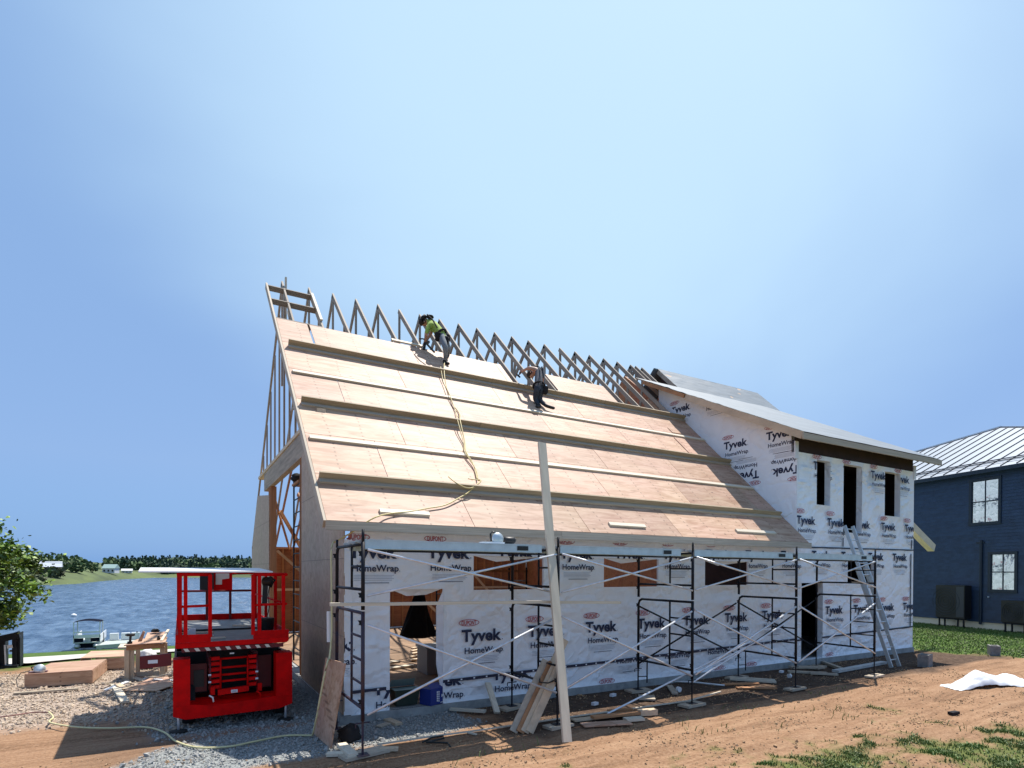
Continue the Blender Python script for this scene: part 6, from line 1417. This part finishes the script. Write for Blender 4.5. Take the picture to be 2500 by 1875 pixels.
def far_tree(x, back, h, w_, m_, label, shape='round', n=110, cat='tree', lift=.5, sz=1.1):
    p = far_ground(x, back); o = thing('far_tree' if cat == 'tree' else 'bush', label, cat, p, 'trees on the far shore' if cat == 'tree' else 'bushes on the far shore')
    s = MB(); clump(s, p + V((0, 0, h * lift)), w_ / 2, h * (.46 if cat == 'tree' else .5), n, sz, shape, int(abs(x) * 7 + h)); s.build('crown', m_, o)
    MB().tube([p - V((0, 0, .5)), p + V((0, 0, h * .5))], [.35, .15], 6).build('trunk', 'bark', o)
far_tree(-57.6, 92, 12, 10.5, 'leaf_far2', 'pale loose tree left of a pair behind the far metal-roofed house', n=90)
far_tree(-54.6, 92, 12, 7.5, 'leaf_far2', 'pale narrow tree right of a pair behind the far metal-roofed house', n=80)
far_tree(-50.5, 62, 11.0, 15, 'leaf_far2', 'broad rounded tree right of the far metal-roofed house', n=260, sz=1.2)
far_tree(-48.5, 66, 8.0, 9, 'leaf_far2', 'lower rounded tree beside the small white far house', n=130)
far_tree(-82, 150, 11, 5, 'leaf_conifer', 'small pointed spruce on the far left skyline', 'cone', 90)
far_tree(-71, 150, 12, 6.5, 'leaf_conifer', 'broader pointed spruce left of the far metal-roofed house', 'cone', 110)
for x, bk, h, w_, lab in ((-78, 30, 8, 17, 'large grey-green bush mound at the far left shore'), (-70, 22, 6, 14, 'olive bush mound on the far left shore'), (-62.5, 50, 4.6, 9, 'round bush in front of the far metal-roofed house'), (-56.5, 25, 6, 9, 'dark bush standing above the far waterline'), (-63.5, 12, 3.0, 9, 'low willow scrub at the far waterline'), (-86, 90, 7, 16, 'dark bush on the slope at far left')):
    far_tree(x, bk, h, w_, 'bush_far', lab, n=150, cat='bush', sz=1.0)
for k, (z0, z1) in enumerate(((4.4, 4.7), (4.1, 4.45))):
    t = MB(); a, b_ = V((-22.0, 80, z0 + .6)), V((-33.5, 250, z1)); P = []
    for i in range(25):
        q = i / 24; p = a.lerp(b_, q); p.z -= 1.0 * 4 * q * (1 - q) * .5; P.append(p)
    t.tube(P, .035, 4); solo(t, 'utility_wire', 'black_plastic', ('upper of two utility wires crossing above the far shore', 'lower of two utility wires crossing above the far shore')[k], 'wire', a)

# young maple whose crown reaches in from the left
tx, ty = -4.35, 16.3
tr = thing('maple_tree', 'leafy young maple reaching into the picture from the left edge', 'tree', (tx, ty, 0))
s = MB(); s.tube([(tx, ty, -.05), (tx + .03, ty, .7), (tx - .02, ty, 1.4), (tx + .03, ty, 2.4), (tx, ty, 3.6)], [.075, .065, .055, .04, .015], 8); s.build('trunk', 'bark', tr, smooth=True)
R = random.Random(21); limbs = MB(); tips = []
for k in range(44):
    z = 1.15 + 2.2 * k / 43; a = k * 2.4; ln = 1.45 * (1 - .42 * abs((z - 1.9) / 1.6)) * R.uniform(.75, 1.1)
    if z > 2.5: ln *= .75
    e = V((tx + cos(a) * ln, ty + sin(a) * ln, z + ln * R.uniform(.05, .35) - .1)); m_ = V((tx, ty, z)).lerp(e, .5) + V((0, 0, .08)); limbs.tube([(tx, ty, z), m_, e], [.022, .014, .005], 5); tips += [(e, ln), (m_, ln)]
limbs.build('limb', 'bark', tr)
for nm, m_, cnt, sd in (('crown', 'leaf_bright', 15000, 1), ('crown', 'leaf_dark', 15000, 2)):
    s = MB(); R = random.Random(sd)
    for _ in range(cnt):
        e, ln = tips[R.randrange(len(tips))]; c = e + V((R.gauss(0, .17), R.gauss(0, .17), R.gauss(0, .12)))
        n_ = V((R.gauss(0, .6), R.gauss(0, .6), R.gauss(.8, .4))).normalized(); a = n_.orthogonal().normalized(); a.rotate(Matrix.Rotation(R.uniform(0, 6.28), 3, n_)); b_ = n_.cross(a); k = R.uniform(.034, .062)
        s.poly([c - a * k, c - a * k * .3 + b_ * k * .75, c + a * k * .35 + b_ * k * .5 - n_ * k * .1, c + a * k * 1.2 - n_ * k * .3, c + a * k * .35 - b_ * k * .5 - n_ * k * .1, c - a * k * .3 - b_ * k * .75])
    s.build(nm, m_, tr)

# ------------------------------------------------------------------ gravel, clods and grass: uncountable, one object each
def stones(name, m_, n, area, size, accept, seed, label):
    R = random.Random(seed); s = MB(); x0, x1, y0, y1 = area; k = 0; tries = 0
    while k < n and tries < n * 12:
        tries += 1; x, y = R.uniform(x0, x1), R.uniform(y0, y1)
        if R.random() > accept(x, y): continue
        k += 1; r = size * R.uniform(.45, 1.5) * (1 if R.random() > .04 else 2.0); c = V((x, y, gz(x, y) + r * .25)); q = Matrix.Rotation(R.uniform(0, 6.28), 3, V((R.gauss(0, 1), R.gauss(0, 1), R.gauss(0, 1))).normalized())
        b = len(s.v); s.v += [c + q @ (V(p) * r * R.uniform(.7, 1.2)) for p in ((1, 0, 0), (-1, 0, 0), (0, 1, 0), (0, -1, 0), (0, 0, .75), (0, 0, -.75))]
        for f in ((0, 2, 4), (2, 1, 4), (1, 3, 4), (3, 0, 4), (2, 0, 5), (1, 2, 5), (3, 1, 5), (0, 3, 5)): s.face([b + i for i in f])
    tag(s.build(name, m_), label, kind='stuff')
stones('gravel', 'stone', 15000, (-1.2, 5, 7.4, 17.5), .019, lambda x, y: zones(x, y)[1] if x > -.2 or y < 10 else zones(x, y)[1] * .3, 1, 'crushed grey stone beside the house corner')
stones('rubble', 'stone_tan', 12000, (-5.5, .8, 10.0, 17.6), .022, lambda x, y: zones(x, y)[1], 2, 'tan stony rubble left of the red lift')
stones('dirt_clods', 'clod', 9000, (-2.5, 17.5, 2.6, 9.0), .013, lambda x, y: (.9 - zones(x, y)[0] * .5) * (.15 + .85 * sm((gnoise(x, y * 2.2, .9, 6) - .05) * 3.5)) * (1 - .6 * zones(x, y)[1]), 4, 'clods and crumbs of dry earth in front of the house')
def grass(name, n, area, accept, h, seed, label, bl=.006):
    R = random.Random(seed); s = MB(); x0, x1, y0, y1 = area; k = 0; tries = 0
    while k < n and tries < n * 15:
        tries += 1; x, y = R.uniform(x0, x1), R.uniform(y0, y1)
        if R.random() > accept(x, y): continue
        k += 1; z = gz(x, y); hh = h * R.uniform(.4, 1.3); a = R.uniform(0, 6.28); d = V((cos(a), sin(a), 0)); ln = V((R.gauss(0, .5), R.gauss(0, .5), 0)) * hh
        c = V((x, y, z - .004)); w_ = bl * R.uniform(.7, 1.5); m_ = c + ln * .35 + V((0, 0, hh * .65))
        s.poly([c - d * w_, c + d * w_, m_ + d * w_ * .7, m_ - d * w_ * .7]); s.poly([m_ - d * w_ * .7, m_ + d * w_ * .7, c + ln * 1.2 + V((0, 0, hh))])
    tag(s.build(name, 'grass_blade'), label, kind='stuff')
grass('grass', 42000, (2.5, 17, 2.3, 7.2), lambda x, y: max(0, zones(x, y)[0] - .15) ** 1.2 * (.12 + .88 * sm((gnoise(x, y, 1.9, 3) + .12) * 2.5)), .045, 7, 'ragged tufts of grass at the near right corner')
grass('lawn', 30000, (18, 31, 3.5, 15.5), lambda x, y: zones(x, y)[0], .06, 8, 'green lawn between the two houses', .012)
grass('weeds', 260, (-1, 13, 3.2, 6.9), lambda x, y: .8 * sm((gnoise(x, y, 1.1, 12) - .2) * 4), .10, 9, 'stray weeds on the bare earth', .006)
